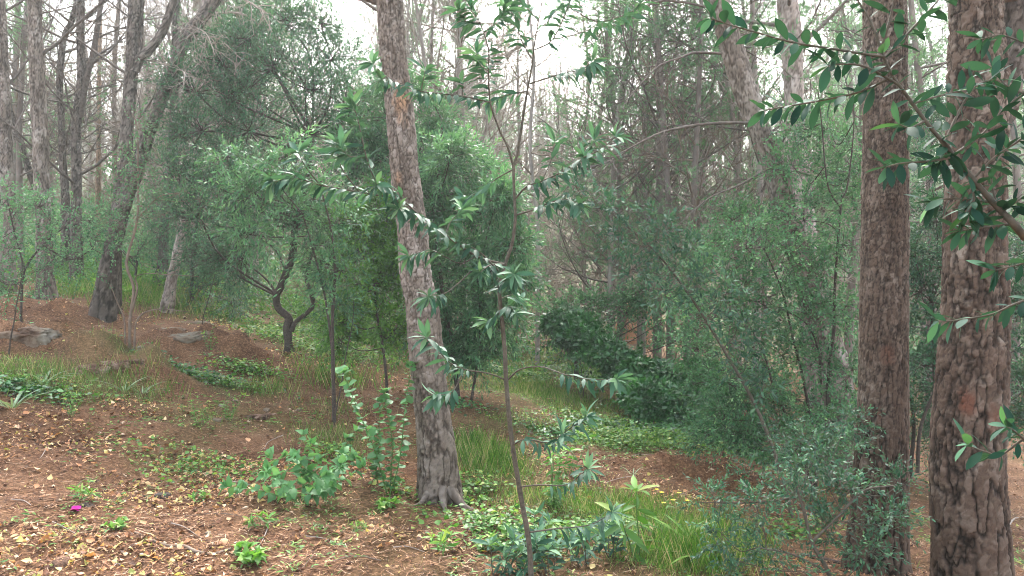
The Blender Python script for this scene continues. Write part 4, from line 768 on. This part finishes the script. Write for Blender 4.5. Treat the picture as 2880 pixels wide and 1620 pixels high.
rock('added orange earth bank in a pale sunlit colour between the distant trunks', 1785, 962, .38, .3, .62, 'sunlitearth', 90, .1, 0, 'sunlit_earth_bank', 'earth bank')  # added lump whose pale colour stands in for a sunlit gap of ground
def stick(label, pts, r, mat='twigbrown', lift=.012, cat='stick', name='stick', group=None):
    p = np.array([hit(*q) for q in pts]); p[:, 2] += lift; V, F = one_tube(p, r, 7, 8); return tag(MB().add(V, F).build(name, M[mat], loc=p[0], smooth=True), label, cat, group)
stick('curved brown stick lying on the ground at the bottom left', [(380,1517),(464,1543),(519,1550),(553,1565),(600,1568),(651,1562)], (.006,.010,.011,.010,.008))
stick('dark fallen branch at the foot of the second big trunk', [(2250,1570),(2300,1580),(2370,1596),(2440,1600)], (.012,.016,.012), 'darkbark')
stick('pale stick beside the path at the lower right edge', [(2830,1500),(2850,1480),(2878,1470)], (.01,.006), 'twigpale')
g = np.random.default_rng(17); SK = [(250,1350),(520,1500),(330,1600),(600,1460),(740,1530),(905,1530),(1000,1590),(180,1500),(120,1280),(450,1270),(770,1240),(1150,1560),(1330,1500),(1700,1300),(1800,1280),(1900,1320),(1750,1360),(60,1440),(860,1600),(680,1370),(1930,1400),(1500,1210),(1550,1225),(1620,1210)]
for i, (u, v) in enumerate(SK):
    a = g.random() * 3.14; L = 25 + 60 * g.random(); stick('thin dry twig lying on the needle litter', [(u - L * math.cos(a), v - .35 * L * math.sin(a)), (u + 6 * g.normal(), v + 5 * g.normal()), (u + L * math.cos(a), v + .35 * L * math.sin(a))], (.0035, .002), 'twigpale' if i % 3 else 'twigbrown', .01, 'twig', 'dry_twig', 'thin dry twigs scattered on the ground')

# ------------------------------------------------------------------ litter, grass, ground cover
def scatter(n, y0, y1, wfn, rng, half=.70):
    xs, ys = [], []; tot = 0
    while tot < n:
        y = y0 * (y1 / y0) ** rng.random(n * 2); x = (rng.random(n * 2) * 2 - 1) * (half * y + .3); k = rng.random(n * 2) < wfn(x, y); xs.append(x[k]); ys.append(y[k]); tot += k.sum()
        if len(xs) > 40: break
    return np.concatenate(xs)[:n], np.concatenate(ys)[:n]
rg = np.random.default_rng(123)
def litter_strands():
    n = 95000; x, y = scatter(n, 2.6, 13, lambda x, y: 1 - .55 * greenness(x, y), rg); n = len(x); a = rg.random(n) * 6.283; L = .025 + .055 * rg.random(n)
    d = np.stack([np.cos(a), np.sin(a), .10 * rg.normal(size=n)], 1); s = np.stack([-np.sin(a), np.cos(a), 0 * a], 1) * (.0009 + .0012 * rg.random(n))[:, None]; c = np.stack([x, y, gz(x, y) + .004 + .010 * rg.random(n)], 1)
    V = np.stack([c - d * L[:, None] / 2 - s, c - d * L[:, None] / 2 + s, c + d * L[:, None] / 2 + s, c + d * L[:, None] / 2 - s], 1).reshape(-1, 3); o = MB().add(V, np.arange(4 * n).reshape(-1, 4), colr(4 * n, np.repeat(rg.random(n), 4))).build('needle_litter', M['strand'])
    tag(o, 'reddish brown dry pine needles carpeting the bare ground', 'needle litter', None, 'stuff')
litter_strands()
LZ = [(420,1290,1.1,.5,1),(300,1230,.9,.5,.7),(640,1330,.8,.45,1),(900,1300,.6,.4,.9),(850,1000,1.0,.35,.9),(780,950,1.2,.3,.7),(500,1390,.7,.4,.7),(100,1250,.8,.5,.6),(350,1140,.6,.3,.6),(800,1230,.5,.3,.6),(700,920,1.5,.3,.5),(1720,1200,.9,.4,.5),(1450,1290,.5,.4,.4),(250,1560,.7,.3,.4),(1100,1500,.7,.3,.3),(1800,1390,.8,.3,.4),(200,870,1.5,.4,.3)]
def litterw(x, y):
    w = np.full(x.shape, .04)
    for u, v, rx, ry, a in LZ: w = np.maximum(w, a * blob(x, y, u, v, rx, ry))
    return np.clip(w * (.9 + 2.6 * vnoise(x * 2.6, y * 2.6, 31) + 1.5 * vnoise(x * 7, y * 7, 32)), 0, 1)
def litter_leaves():
    n = 13000; x, y = scatter(n, 3.0, 15, litterw, rg); n = len(x); a = rg.random(n) * 6.283; l = MB(); D = np.stack([np.cos(a), np.sin(a), .25 * rg.normal(size=n)], 1); N = nrm(np.array([0, 0, 1.]) + .6 * rg.normal(size=(n, 3)))
    for q, shp in enumerate((leaf_shape([0, .42, .34, 0], .5, .3), leaf_shape([0, .2, .16, 0], -.7, .5), leaf_shape([0, .30, .43, .36, .18, 0], -.4, -.35), leaf_shape([0, .12, .10, 0], .8, -.4))):
        k = slice(q, None, 4); m = len(x[k]); put_leaves(l, shp, np.stack([x, y, gz(x, y) + .012], 1)[k], D[k], N[k], .009 + .034 * rg.random(m) ** 2.0, rg.random(m))
    tag(l.build('leaf_litter', M['litter']), 'small yellow and orange dead leaves strewn over the forest floor', 'leaf litter', None, 'stuff')
litter_leaves()
def crumbs():
    n = 16000; x, y = scatter(n, 2.8, 12, lambda x, y: np.clip(.35 + 1.3 * vnoise(x * 3, y * 3, 61) - .3 * greenness(x, y), 0, 1), rg); n = len(x); s = .003 + .013 * rg.random(n) ** 3
    O = np.array([[1, 0, 0], [0, 1, 0], [-1, 0, 0], [0, -1, 0], [.1, .1, .8], [0, 0, -.6]]); F = np.array([[0, 1, 4], [1, 2, 4], [2, 3, 4], [3, 0, 4], [1, 0, 5], [2, 1, 5], [3, 2, 5], [0, 3, 5]])
    a = rg.random(n) * 6.283; V = O[None] * (.6 + .8 * rg.random((n, 6, 1))) * s[:, None, None] * np.array([1.5, .8, .8]); V = np.stack([V[..., 0] * np.cos(a)[:, None] - V[..., 1] * np.sin(a)[:, None], V[..., 0] * np.sin(a)[:, None] + V[..., 1] * np.cos(a)[:, None], V[..., 2]], -1) + np.stack([x, y, gz(x, y) + s * .4 + .004], 1)[:, None]
    Fs = (F[None] + (np.arange(n) * 6)[:, None, None]).reshape(-1, 3); tag(MB().add(V.reshape(-1, 3), Fs, colr(6 * n, np.repeat(rg.random(n), 6))).build('soil_crumbs', M['strand']), 'crumbs of soil, bark chips and broken twigs on the forest floor', 'soil crumbs', None, 'stuff')
crumbs()
KIND = []
for i, (shp, tint, lab) in enumerate([(ROUND, .05, 'dark rust brown fallen leaf on the forest floor'), (ROUND, .3, 'orange brown fallen leaf on the forest floor'), (OVATE, .45, 'light orange fallen leaf on the forest floor'), (ROUND, .62, 'pale tan fallen leaf on the forest floor'), (OVATE, .84, 'yellow fallen leaf on the forest floor'), (ROUND, .97, 'yellow green fallen leaf on the forest floor')]):
    l = MB(); put_leaves(l, leaf_shape([0, .30, .43, .45, .36, .18, 0], -.35 if i % 2 else .4, .25) if shp is ROUND else leaf_shape([0, .26, .36, .34, .26, .12, 0], .5, -.25), np.zeros((1, 3)) - np.array([[.5, 0, -.05]]), np.array([[1., 0, 0]]), np.array([[0, 0, 1.]]), [1.], np.array([tint]))
    KIND.append((l, lab, tint))
def big_leaves():
    x, y = scatter(150, 3.1, 7.0, litterw, rg); protos = []; x2, y2 = scatter(25, 3.0, 5.0, lambda x, y: np.full(x.shape, .5), rg, .6); x = np.r_[x, x2]; y = np.r_[y, y2]
    for i in range(len(x)):
        k = [1, 2, 3, 3, 2, 4, 1, 5, 0, 2][i % 10]; loc = (float(x[i]), float(y[i]), float(gz(x[i], y[i])) + .008); s = .032 + .032 * rg.random()
        if len(protos) <= k or k not in [p[0] for p in protos]:
            o = KIND[k][0].build('fallen_leaf', M['litter'], loc=(0, 0, 0)); protos.append((k, o))
        else: o = [p[1] for p in protos if p[0] == k][0].copy(); COL.objects.link(o)
        o.location = loc; o.scale = (s, s, s); o.rotation_euler = (rg.normal() * .3, rg.normal() * .3, rg.random() * 6.28); tag(o, KIND[k][1], 'fallen leaf', KIND[k][1].split(' fallen')[0] + ' leaves lying on the ground')
big_leaves()
GB = leaf_shape([.018, .016, 0], .1, .35)
def grass():
    n = 78000; x, y = scatter(n, 3.2, 24, lambda x, y: np.clip(greenness(x, y) * 1.2 - .35, 0.012, 1), rg, .75); n = len(x); g = greenness(x, y); a = rg.random(n) * 6.283; D = np.stack([np.cos(a) * .55, np.sin(a) * .55, 1 + 0 * a], 1) + .2 * rg.normal(size=(n, 3)); D[:, 2] = np.abs(D[:, 2]); l = MB()
    L = (.035 + .08 * rg.random(n) ** 1.5) * (.5 + .7 * g); straw = rg.random(n) * .86; straw = np.where(rg.random(n) < .22 + .4 * (g < .35), .9 + .1 * rg.random(n), straw)
    N = nrm(np.stack([np.cos(a + .6), np.sin(a + .6), .2 + 0 * a], 1)); put_leaves(l, leaf_shape([.02, .018, 0], .1, .35), np.stack([x, y, gz(x, y) - .005], 1), D, N, L, straw); tag(l.build('grass', M['grass']), 'bright green and straw coloured grass growing in loose patches', 'grass', None, 'stuff')
grass()
def tussocks():
    """long grass round some spots"""
    l = MB()
    for (u, v, r, n, L) in [(1980,1590,.24,2600,.20),(1900,1600,.2,900,.10),(1560,1110,.5,1500,.13),(1500,1090,.4,1200,.11),(1760,1440,.40,1500,.09),(1370,1320,.25,900,.2),(960,1240,.35,600,.12),(950,1150,.35,400,.12),(760,1095,.25,600,.14),(150,1070,.4,700,.13),(400,1090,.3,500,.16),(1650,1455,.3,800,.08),(1340,1260,.2,500,.2),(1960,1500,.25,500,.12),(420,850,.9,1800,.2),(330,830,.7,1500,.2),(230,820,.6,1000,.2),(940,1060,.4,600,.25),(2060,1530,.2,500,.2)]:
        c = hit(u, v); x = c[0] + r * rg.normal(size=n) * .6; y = c[1] + r * rg.normal(size=n) * .6; a = rg.random(n) * 6.283; D = np.stack([np.cos(a) * .6, np.sin(a) * .6, 1 + 0 * a], 1)
        put_leaves(l, leaf_shape([.013, .014, .012, 0], .1, .5), np.stack([x, y, gz(x, y) - .005], 1), D, nrm(np.stack([np.cos(a + .5), np.sin(a + .5), .3 + 0 * a], 1)), L * (.3 + .7 * rg.random(n)), np.where(rg.random(n) < .2, .9 + .1 * rg.random(n), rg.random(n) * .8))
    tag(l.build('long_grass', M['grass']), 'tufts of long green grass blades between the trees', 'grass', None, 'stuff')
tussocks()
def cover():
    l = MB(); l2 = MB()
    for (u, v, rx, ry, n, s, tgt) in [(560,1060,.55,.16,600,.036,l2),(480,1050,.35,.14,250,.04,l2),(620,1080,.5,.12,500,.03,l),(1780,1240,.8,.4,3600,.035,l),(1700,1190,.5,.25,1500,.035,l),(600,1330,.5,.35,330,.030,l),(560,1310,.3,.2,150,.03,l),(470,1260,.4,.2,100,.03,l),(700,1040,.4,.15,800,.035,l),(130,1090,.5,.2,500,.032,l),(1520,1530,.5,.25,900,.035,l),(1400,1480,.3,.2,400,.035,l),(1650,1500,.4,.2,600,.03,l),(880,950,.7,.5,1800,.05,l),(960,1000,.7,.5,1500,.05,l),(1450,1060,.7,.5,1500,.04,l),(760,950,.5,.3,700,.04,l),(640,890,.6,.3,900,.045,l),(350,790,1.2,.8,5000,.06,l),(480,740,1.5,1.5,5000,.08,l),(220,760,1.3,1.0,4500,.07,l),(120,700,2.0,2.0,5000,.09,l),(440,690,2.5,2.5,5000,.09,l),(1640,1050,.8,.8,1500,.05,l),(950,880,1.2,.9,2500,.06,l),(40,1100,.4,.15,500,.04,l2),(1650,1060,.8,.6,1500,.045,l2),(2150,1300,.5,.3,700,.04,l2),(2450,1350,.5,.3,500,.04,l2),(1880,1230,.6,.3,1200,.04,l2),(1250,1150,.4,.3,500,.035,l2),(60,850,.5,.3,500,.05,l2),(30,940,.2,.15,250,.04,l2),(1550,1220,.3,.2,350,.03,l2),(940,1280,.25,.2,300,.035,l),(1120,1400,.15,.1,120,.035,l),(1340,1390,.2,.15,250,.035,l),(2230,1500,.3,.2,300,.05,l)]:
        c = hit(u, v); x = c[0] + rx * rg.normal(size=n) * .55; y = c[1] + ry * rg.normal(size=n) * .55; a = rg.random(n) * 6.283
        put_leaves(tgt, ROUND_F if s < .045 else ELLI_F, np.stack([x, y, gz(x, y) + .01 + s * 2.4 * rg.random(n) ** 1.5], 1), np.stack([np.cos(a), np.sin(a), .2 * rg.normal(size=n)], 1), nrm(np.array([0, 0, 1.]) + .4 * rg.normal(size=(n, 3))), s * (.5 + .8 * rg.random(n)))
    n = 3600; x, y = scatter(n, 3.2, 14, lambda x, y: np.clip(.12 + 1.5 * vnoise(x * 1.7, y * 1.7, 71) + .5 * greenness(x, y), 0, 1), rg); k = 5; x = np.repeat(x, k) + .02 * rg.normal(size=len(x) * k); y = np.repeat(y, k) + .02 * rg.normal(size=len(x)); n = len(x); a = rg.random(n) * 6.283
    put_leaves(l, LANCE_F, np.stack([x, y, gz(x, y) + .01], 1), np.stack([np.cos(a), np.sin(a), .5 * rg.random(n)], 1), nrm(np.array([0, 0, 1.]) + .3 * rg.normal(size=(n, 3))), .02 + .035 * rg.random(n))
    tag(l.build('ground_cover', M['bright']), 'low patches of small bright leaved herbs on the forest floor', 'ground cover', None, 'stuff'); tag(l2.build('ivy_ground_cover', M['ivy']), 'dark ivy creeping over the ground in low patches', 'ivy', None, 'stuff')
cover()
# ------------------------------------------------------------------ the wood behind
def proto_pine(seed, h, r0, t0, n, length, mat, needles=0, up=.35, n2=10, n3=7, elev=(-.1, .8), r3=.0035, lean=0.):
    rng = np.random.default_rng(seed); k = 9; z = np.linspace(-.4, h, k); off = np.cumsum(rng.normal(size=(k, 2)) * .034 * h, axis=0); off = (off - off[1]) * np.linspace(0, 1, k)[:, None] * .5; off[:, 0] += lean * z
    p = np.column_stack([off, z]); r = r0 * np.linspace(1, .18, k) ** .9
    b, _, nm = pine_limbs(p, r, t0, 1., n, length, up, elev, n2, n3, r1=.016, r3=r3, needles=needles, rng=rng)
    t = thing('background_pine', 'x', 'pine tree', (0, 0, 0)); V, F = one_tube(p, r, 8, 6); MB().add(V, F, colr(len(V), .5)).build('trunk', M[mat[0]], t, smooth=True)
    tw = MB()
    for g in b:
        o = tw.n; tw.v += g.v; tw.c += g.c; base = o; tw.f += [f + o for f in g.f]; tw.n += g.n
    tw.build('dead_branches', M[mat[1]], t)
    if nm: nm.build('crown', M['needle'], t)
    return t
M['farbark'] = plain('far_pine_bark', [(.3, (.11, .085, .07)), (.7, (.23, .19, .165))], .95, 9, .6, .02, (1, 1, .35))
M['farpale'] = plain('far_pale_pine_bark', [(.3, (.20, .165, .14)), (.7, (.38, .33, .29))], .95, 9, .6, .02, (1, 1, .35))
PR = dict(
 dead1=proto_pine(201, 11, .075, .08, 54, 2.1, ('farbark', 'twigbrown')), dead2=proto_pine(202, 12, .085, .12, 52, 2.2, ('farbark', 'twig'), up=.6), dead3=proto_pine(203, 9.5, .06, .08, 52, 1.7, ('farpale', 'twigpale'), up=.5),
 broom=proto_pine(207, 9, .050, .05, 64, 2.5, ('farpale', 'twigpale'), up=.9, n2=12, n3=7, elev=(.1, 1.0), r3=.003), broom2=proto_pine(208, 8, .045, .03, 64, 2.4, ('farbark', 'twigbrown'), up=.4, n2=12, n3=8, elev=(-.2, .8), r3=.003),
 green1=proto_pine(204, 12, .065, .12, 48, 2.3, ('farpale', 'twig'), 11, up=.5, n2=9, n3=5), green2=proto_pine(205, 13, .075, .15, 48, 2.6, ('farbark', 'twig'), 12, up=.3, n2=9, n3=5), thin=proto_pine(206, 10, .04, .2, 26, 1.2, ('farpale', 'twigbrown'), up=.8, lean=.05))
used = set(); GR = {'broom': 'broom like pale dead pines in the wood behind', 'broom2': 'brown twig tangles of small dead pines in the wood behind', 'dead1': 'brown dead branched pines in the wood behind', 'dead2': 'grey dead branched pines in the wood behind', 'dead3': 'pale dead branched pines in the wood behind', 'green1': 'pines with green needle crowns in the wood behind', 'green2': 'pines with dense green needle crowns in the wood behind', 'thin': 'thin poles of young pines in the wood behind'}
GL = {'broom': 'x', 'broom2': 'x', 'dead1': 'brown twiggy pine in the wood behind the clearing', 'dead2': 'grey twiggy pine in the wood behind the clearing', 'dead3': 'pale twiggy pine in the wood behind the clearing', 'green1': 'pale green crowned pine in the wood behind the clearing', 'green2': 'dense green crowned pine in the wood behind the clearing', 'thin': 'thin young pine pole in the wood behind the clearing'}
def put_pine(kind, x, y, s=1., rz=0., label=None):
    z = float(gz(x, y)); src = PR[kind]
    if kind not in used:
        used.add(kind); o = src; o.location = (x, y, z); o.rotation_euler = (0, 0, rz); o.scale = (s, s, s)
    else: o = copy_tree(src, (x, y, z), rz, s)
    o['label'] = label or GL[kind]; o['group'] = GR[kind]; return o
rg = np.random.default_rng(77)
for (u, d, kind, s, lab) in [(1511,13,'thin',1.0,'thin pale pole right behind the young tree, left of the ivy covered trunk'),(1478,15,'thin',.9,'grey pine pole behind the young tree stem'),(1650,17,'dead3',.9,'tall pale pine in front of the bright sky gap'),(1690,17,'dead3',1.0,'pale dead pine right of the bright sky gap'),(1755,18,'dead1',.95,'brown dead pine behind the arched leafy tree'),(1800,15,'green1',.9,'pine with hazy green crown at the upper middle right'),(1890,17,'dead1',1.,'brown branched pine left of the leaning pine'),(1838,20,'dead3',.9,'pale trunk beside the distant orange earth'),
        (1980,18,'dead2',1.,'grey branched pine behind the leaning pine'),(1300,18,'dead3',1.05,'pale twiggy pine above the grey green shrub'),(1390,21,'dead3',.85,'pale branched pine left of the bright sky gap'),(1220,19,'dead1',.95,'brown twiggy pine behind the grey green shrub'),(1180,24,'green1',.8,'light green pine directly right of the middle pine top'),(1040,25,'green1',.75,'distant light green pine left of the middle pine top'),
        (2060,15,'green2',.95,'green crowned pine behind the leaning pine top'),(2150,17,'green1',1.,'pale green pine between leaning pine and pale trunk'),(2390,13,'dead2',.9,'grey thin pine against the left side of the second big trunk'),(2420,19,'green2',1.,'green pine behind the second big trunk'),(2600,15,'green1',.95,'pine with drooping green branches between the two big trunks'),(2660,22,'green2',1.,'far dense pine between the two big trunks'),(2860,14,'dead2',1.,'pine behind the thickest trunk at the right edge'),
        (1715,13,'green1',.8,'feathery pine top beside the right edge of the bright sky gap'),(1885,12,'green2',.8,'green feathery pine behind the long dead branches'),(2130,12,'green1',.95,'feathery pine filling the top between leaning and upright trunks'),(2620,11,'green2',.85,'near green pine between the two big right trunks'),(1160,18,'green1',.85,'green pine behind the dead twigs right of the middle pine'),(1290,20,'green2',.8,'green pine behind the top of the young tree'),(720,14,'green1',.85,'feathery pine above the twisted tree crown'),(60,14,'green2',.8,'needle bearing pine at the top left corner'),
        (1185,14,'broom',1.1,'pale fine twigged pine just right of the middle pine top'),(1262,16,'broom2',1.3,'brown fine twigged pine above the grey green shrub'),(1330,15,'broom',1.2,'pale fine twigged pine left of the young tree top'),(1720,16,'broom',1.2,'pale fine twigged pine right of the bright sky gap'),(1810,14,'green1',.8,'wispy green pine behind the arching sapling'),(1960,14,'green2',.8,'wispy dark green pine left of the leaning pine'),(2080,13,'broom',1.2,'pale fine twigged pine behind the leaning pine top'),(1520,23,'broom2',.55,'brown tangle of dead twigs below the bright sky gap'),(650,15,'broom',1.2,'pale fine twigged pine above the twisted tree'),(540,16,'broom',1.1,'pale fine twigged pine right of the leaning stem'),
        (1935,11.5,'dead1',.8,'brown pine with a mass of dead twigs just left of the leaning pine'),(1745,13,'dead1',.75,'low brown dead pine with drooping twigs behind the arching sapling'),(1560,20,'broom2',.5,'small brown dead pine below the bright sky gap'),(1850,12.5,'green2',1.,'pine with feathery pale needles at the top, left of the leaning pine'),
        (600,17,'dead3',.95,'pale dead pine above the twisted tree crown'),(680,15,'dead2',.95,'grey pine with drooping twigs right of the leaning pair'),(560,20,'dead2',1.05,'grey pine behind the leaning stem'),(760,21,'dead3',.9,'pale pine behind the crown of the twisted tree'),(640,14,'green1',.75,'hazy green pine above the twisted tree crown'),
        (40,16,'dead1',1.,'brown pine at the left edge'),(150,18,'dead1',1.,'brown pine behind the wavy thin trunk'),(250,20,'dead3',1.,'pale twiggy pine behind the thin left trunks'),(330,19,'dead1',1.,'brown twiggy pine behind the forked pine'),(440,18,'dead1',.95,'brown twiggy pine between the forked and the leaning stems'),(500,24,'dead3',1.,'pale far pine behind the leaning stem')]:
    x = (u - W0 / 2) / F0 * d; put_pine(kind, x, d, s, rg.random() * 6.28, lab)
ZN = [(60, 'at the left edge'), (160, 'behind the tall straight left trunk'), (250, 'behind the slim left pines'), (340, 'left of the forked pine'), (420, 'right of the forked pine'), (540, 'behind the right leaning stem'), (680, 'above the twisted tree, left side'), (840, 'behind the twisted tree crown'), (1000, 'right of the twisted tree crown'), (1120, 'behind the middle pine'), (1260, 'just right of the middle pine'), (1400, 'left of the young tree stem'), (1500, 'behind the young tree stem'), (1620, 'in the bright gap'), (1740, 'behind the ivy covered fallen trunk'), (1860, 'behind the ivy mound'), (1980, 'left of the leaning pine'), (2120, 'behind the leaning pine'), (2260, 'behind the pale upright trunk'), (2420, 'behind the airy shrub'), (2560, 'behind the second big trunk'), (2700, 'between the two big trunks'), (2880, 'behind the thickest trunk'), (9999, 'beyond the right edge')]
FILL = {}
kinds = ['broom2', 'green1', 'broom', 'green2', 'broom', 'green1', 'dead3', 'broom']
for i in range(130):
    u = rg.random() * 3300 - 200; d = 20 + 34 * rg.random() ** .8; x = (u - W0 / 2) / F0 * d
    gap = (840 < u < 1120) or (1400 < u < 1700)
    if (gap and (d < 34 or rg.random() < .75)) or (1380 < u < 1950 and rg.random() < .35) or (u < 600 and d > 30 and rg.random() < .6): continue
    k = kinds[rg.integers(8)]
    if (1650 < u or 500 < u < 1350) and rg.random() < .5: k = ['green1', 'green2'][rg.integers(2)]
    o = put_pine(k, x, d, (.35 if gap else .75) + .35 * rg.random(), rg.random() * 6.28)
    zi = int(np.clip(np.searchsorted([z[0] for z in ZN], u), 0, len(ZN) - 1)); FILL.setdefault((k, zi), []).append((d, o))
ORD = ['nearest', 'second nearest', 'third nearest', 'fourth nearest', 'fifth nearest', 'sixth nearest', 'seventh nearest', 'eighth nearest', 'ninth nearest', 'tenth nearest']
WORD = {'broom': 'pale broom like far pine', 'broom2': 'brown tangled far pine', 'dead1': 'brown twiggy far pine', 'dead2': 'grey twiggy far pine', 'dead3': 'pale twiggy far pine', 'green1': 'pale green far pine', 'green2': 'dense green far pine', 'thin': 'far thin pine pole'}
for (k, zi), q in FILL.items():
    for j, (d, o) in enumerate(sorted(q, key=lambda a: a[0])): o['label'] = (ORD[min(j, 9)] + ' ' if len(q) > 1 else '') + WORD[k] + ' ' + ZN[zi][1]
# far wood and undergrowth that read as one mass
def far_wood():
    rng = np.random.default_rng(9); l = MB(); m = 620; y = 46 + 60 * rng.random(m); x = (rng.random(m) * 2 - 1) * y * .85; z = gz(x, y); h = 5 + 4 * rng.random(m)
    p = np.stack([np.stack([x, y, z - .3], 1), np.stack([x, y, z + h * .5], 1) + .2 * rng.normal(size=(m, 3)), np.stack([x, y, z + h], 1) + .4 * rng.normal(size=(m, 3))], 1); l.add(*tubes(p, taper(m, 3, .10, .3), 4))
    O, D, L = side(p, 26, .1, 1., 1.0, .22, h, rng); p2 = grow(O, D, L, 4, .5, .15, rng); l.add(*tubes(p2, taper(len(O), 4, .03, .4), 3)); O, D, L = side(p2, 5, .1, 1., .7, .5, L, rng); p3 = grow(O, D, L, 2, .3, .2, rng); l.add(*tubes(p3, taper(len(O), 2, .016, .6), 3))
    tag(l.build('far_wood', M['twigbrown']), 'distant brown wood covering the hillside behind', 'wood', None, 'stuff')
far_wood()
def undergrowth():
    rng = np.random.default_rng(19); l = MB(); s = MB(); m = 1300; y = 13.5 + 34 * rng.random(m) ** 1.3; x = (rng.random(m) * 2 - 1) * y * .75
    k = ~((np.abs(x / y - .16) < .05) & (y < 19)) & ~((x / y > -.06) & (x / y < .24) & (rng.random(m) < .6)); x, y = x[k], y[k]; m = len(x); r = .4 + .9 * rng.random(m); n = 16
    c = np.stack([x, y, gz(x, y) + r * .5], 1); O = np.repeat(c, n, 0) + rdir(m * n) * np.repeat(r, n)[:, None] * .55; D = rdir(m * n, .3); twig_leaves(l, None, O, D, np.full(m * n, .5), 9, .085, ELLI_F, .2, tint=np.clip(np.repeat(rng.random(m), n), 0, 1))
    tag(l.build('undergrowth', M['teal']), 'grey green undergrowth bushes spreading through the wood behind', 'undergrowth', None, 'stuff')
    m = 420; y = 13 + 34 * rng.random(m); x = (rng.random(m) * 1.9 - .9) * y * .62; c = np.stack([x, y, gz(x, y)], 1); D = rdir(m, 1.0); p = grow(c, D, 1.2 + 1.6 * rng.random(m), 6, .3, .2, rng); s.add(*tubes(p, taper(m, 6, .012, .3), 3)); O, D, L = side(p, 9, .1, 1., .8, .45, None, rng); p2 = grow(O, D, L, 4, .1, .2, rng); s.add(*tubes(p2, taper(len(O), 4, .006, .5), 3)); O, D, L = side(p2, 5, .1, 1., .8, .5, None, rng); p3 = grow(O, D, L, 3, .1, .2, rng); s.add(*tubes(p3, taper(len(O), 3, .004, .5), 3))
    tag(s.build('brushwood', M['twigbrown']), 'tangle of brown dead brushwood between the far trunks', 'brushwood', None, 'stuff')
undergrowth()
def left_greenery():
    rng = np.random.default_rng(29); l = MB(); m = 420; y = 10.8 + 13 * rng.random(m); x = -(.08 + .62 * rng.random(m)) * y; x = np.where(rng.random(m) < .12, rng.random(m) * .12 * y, x); r = .12 + .26 * rng.random(m); n = 9
    c = np.stack([x, y, gz(x, y) + r * .3], 1); O = np.repeat(c, n, 0) + rdir(m * n) * np.repeat(r, n)[:, None] * np.array([1., 1., .4]); twig_leaves(l, None, O, rdir(m * n, .9), np.full(m * n, .26), 9, .07, ELLI_F, .2, tint=np.clip(np.repeat(rng.random(m), n), 0, 1))
    tag(l.build('fresh_undergrowth', M['bright']), 'fresh light green weeds covering the ground behind the left trunks', 'undergrowth', None, 'stuff')
left_greenery()

# ------------------------------------------------------------------ haze
def haze():
    m = bpy.data.materials.new('pale_haze'); m.use_nodes = True; t = m.node_tree; t.nodes.clear(); out = t.nodes.new('ShaderNodeOutputMaterial'); v = t.nodes.new('ShaderNodeVolumePrincipled')
    v.inputs['Color'].default_value = (.88, .97, .97, 1); v.inputs['Density'].default_value = .0019; v.inputs['Anisotropy'].default_value = .5; t.links.new(v.outputs[0], out.inputs['Volume'])
    x, y0, y1, z0, z1 = 410, -410, 420, -25, 34; V = np.array([[a, b, c] for c in (z0, z1) for a, b in ((-x, y0), (x, y0), (x, y1), (-x, y1))], float)
    o = MB().add(V, np.array([[3, 2, 1, 0], [4, 5, 6, 7], [0, 1, 5, 4], [1, 2, 6, 5], [2, 3, 7, 6], [3, 0, 4, 7]])).build('haze', m); tag(o, 'pale bright haze between the distant trees', 'haze', None, 'stuff')
haze()
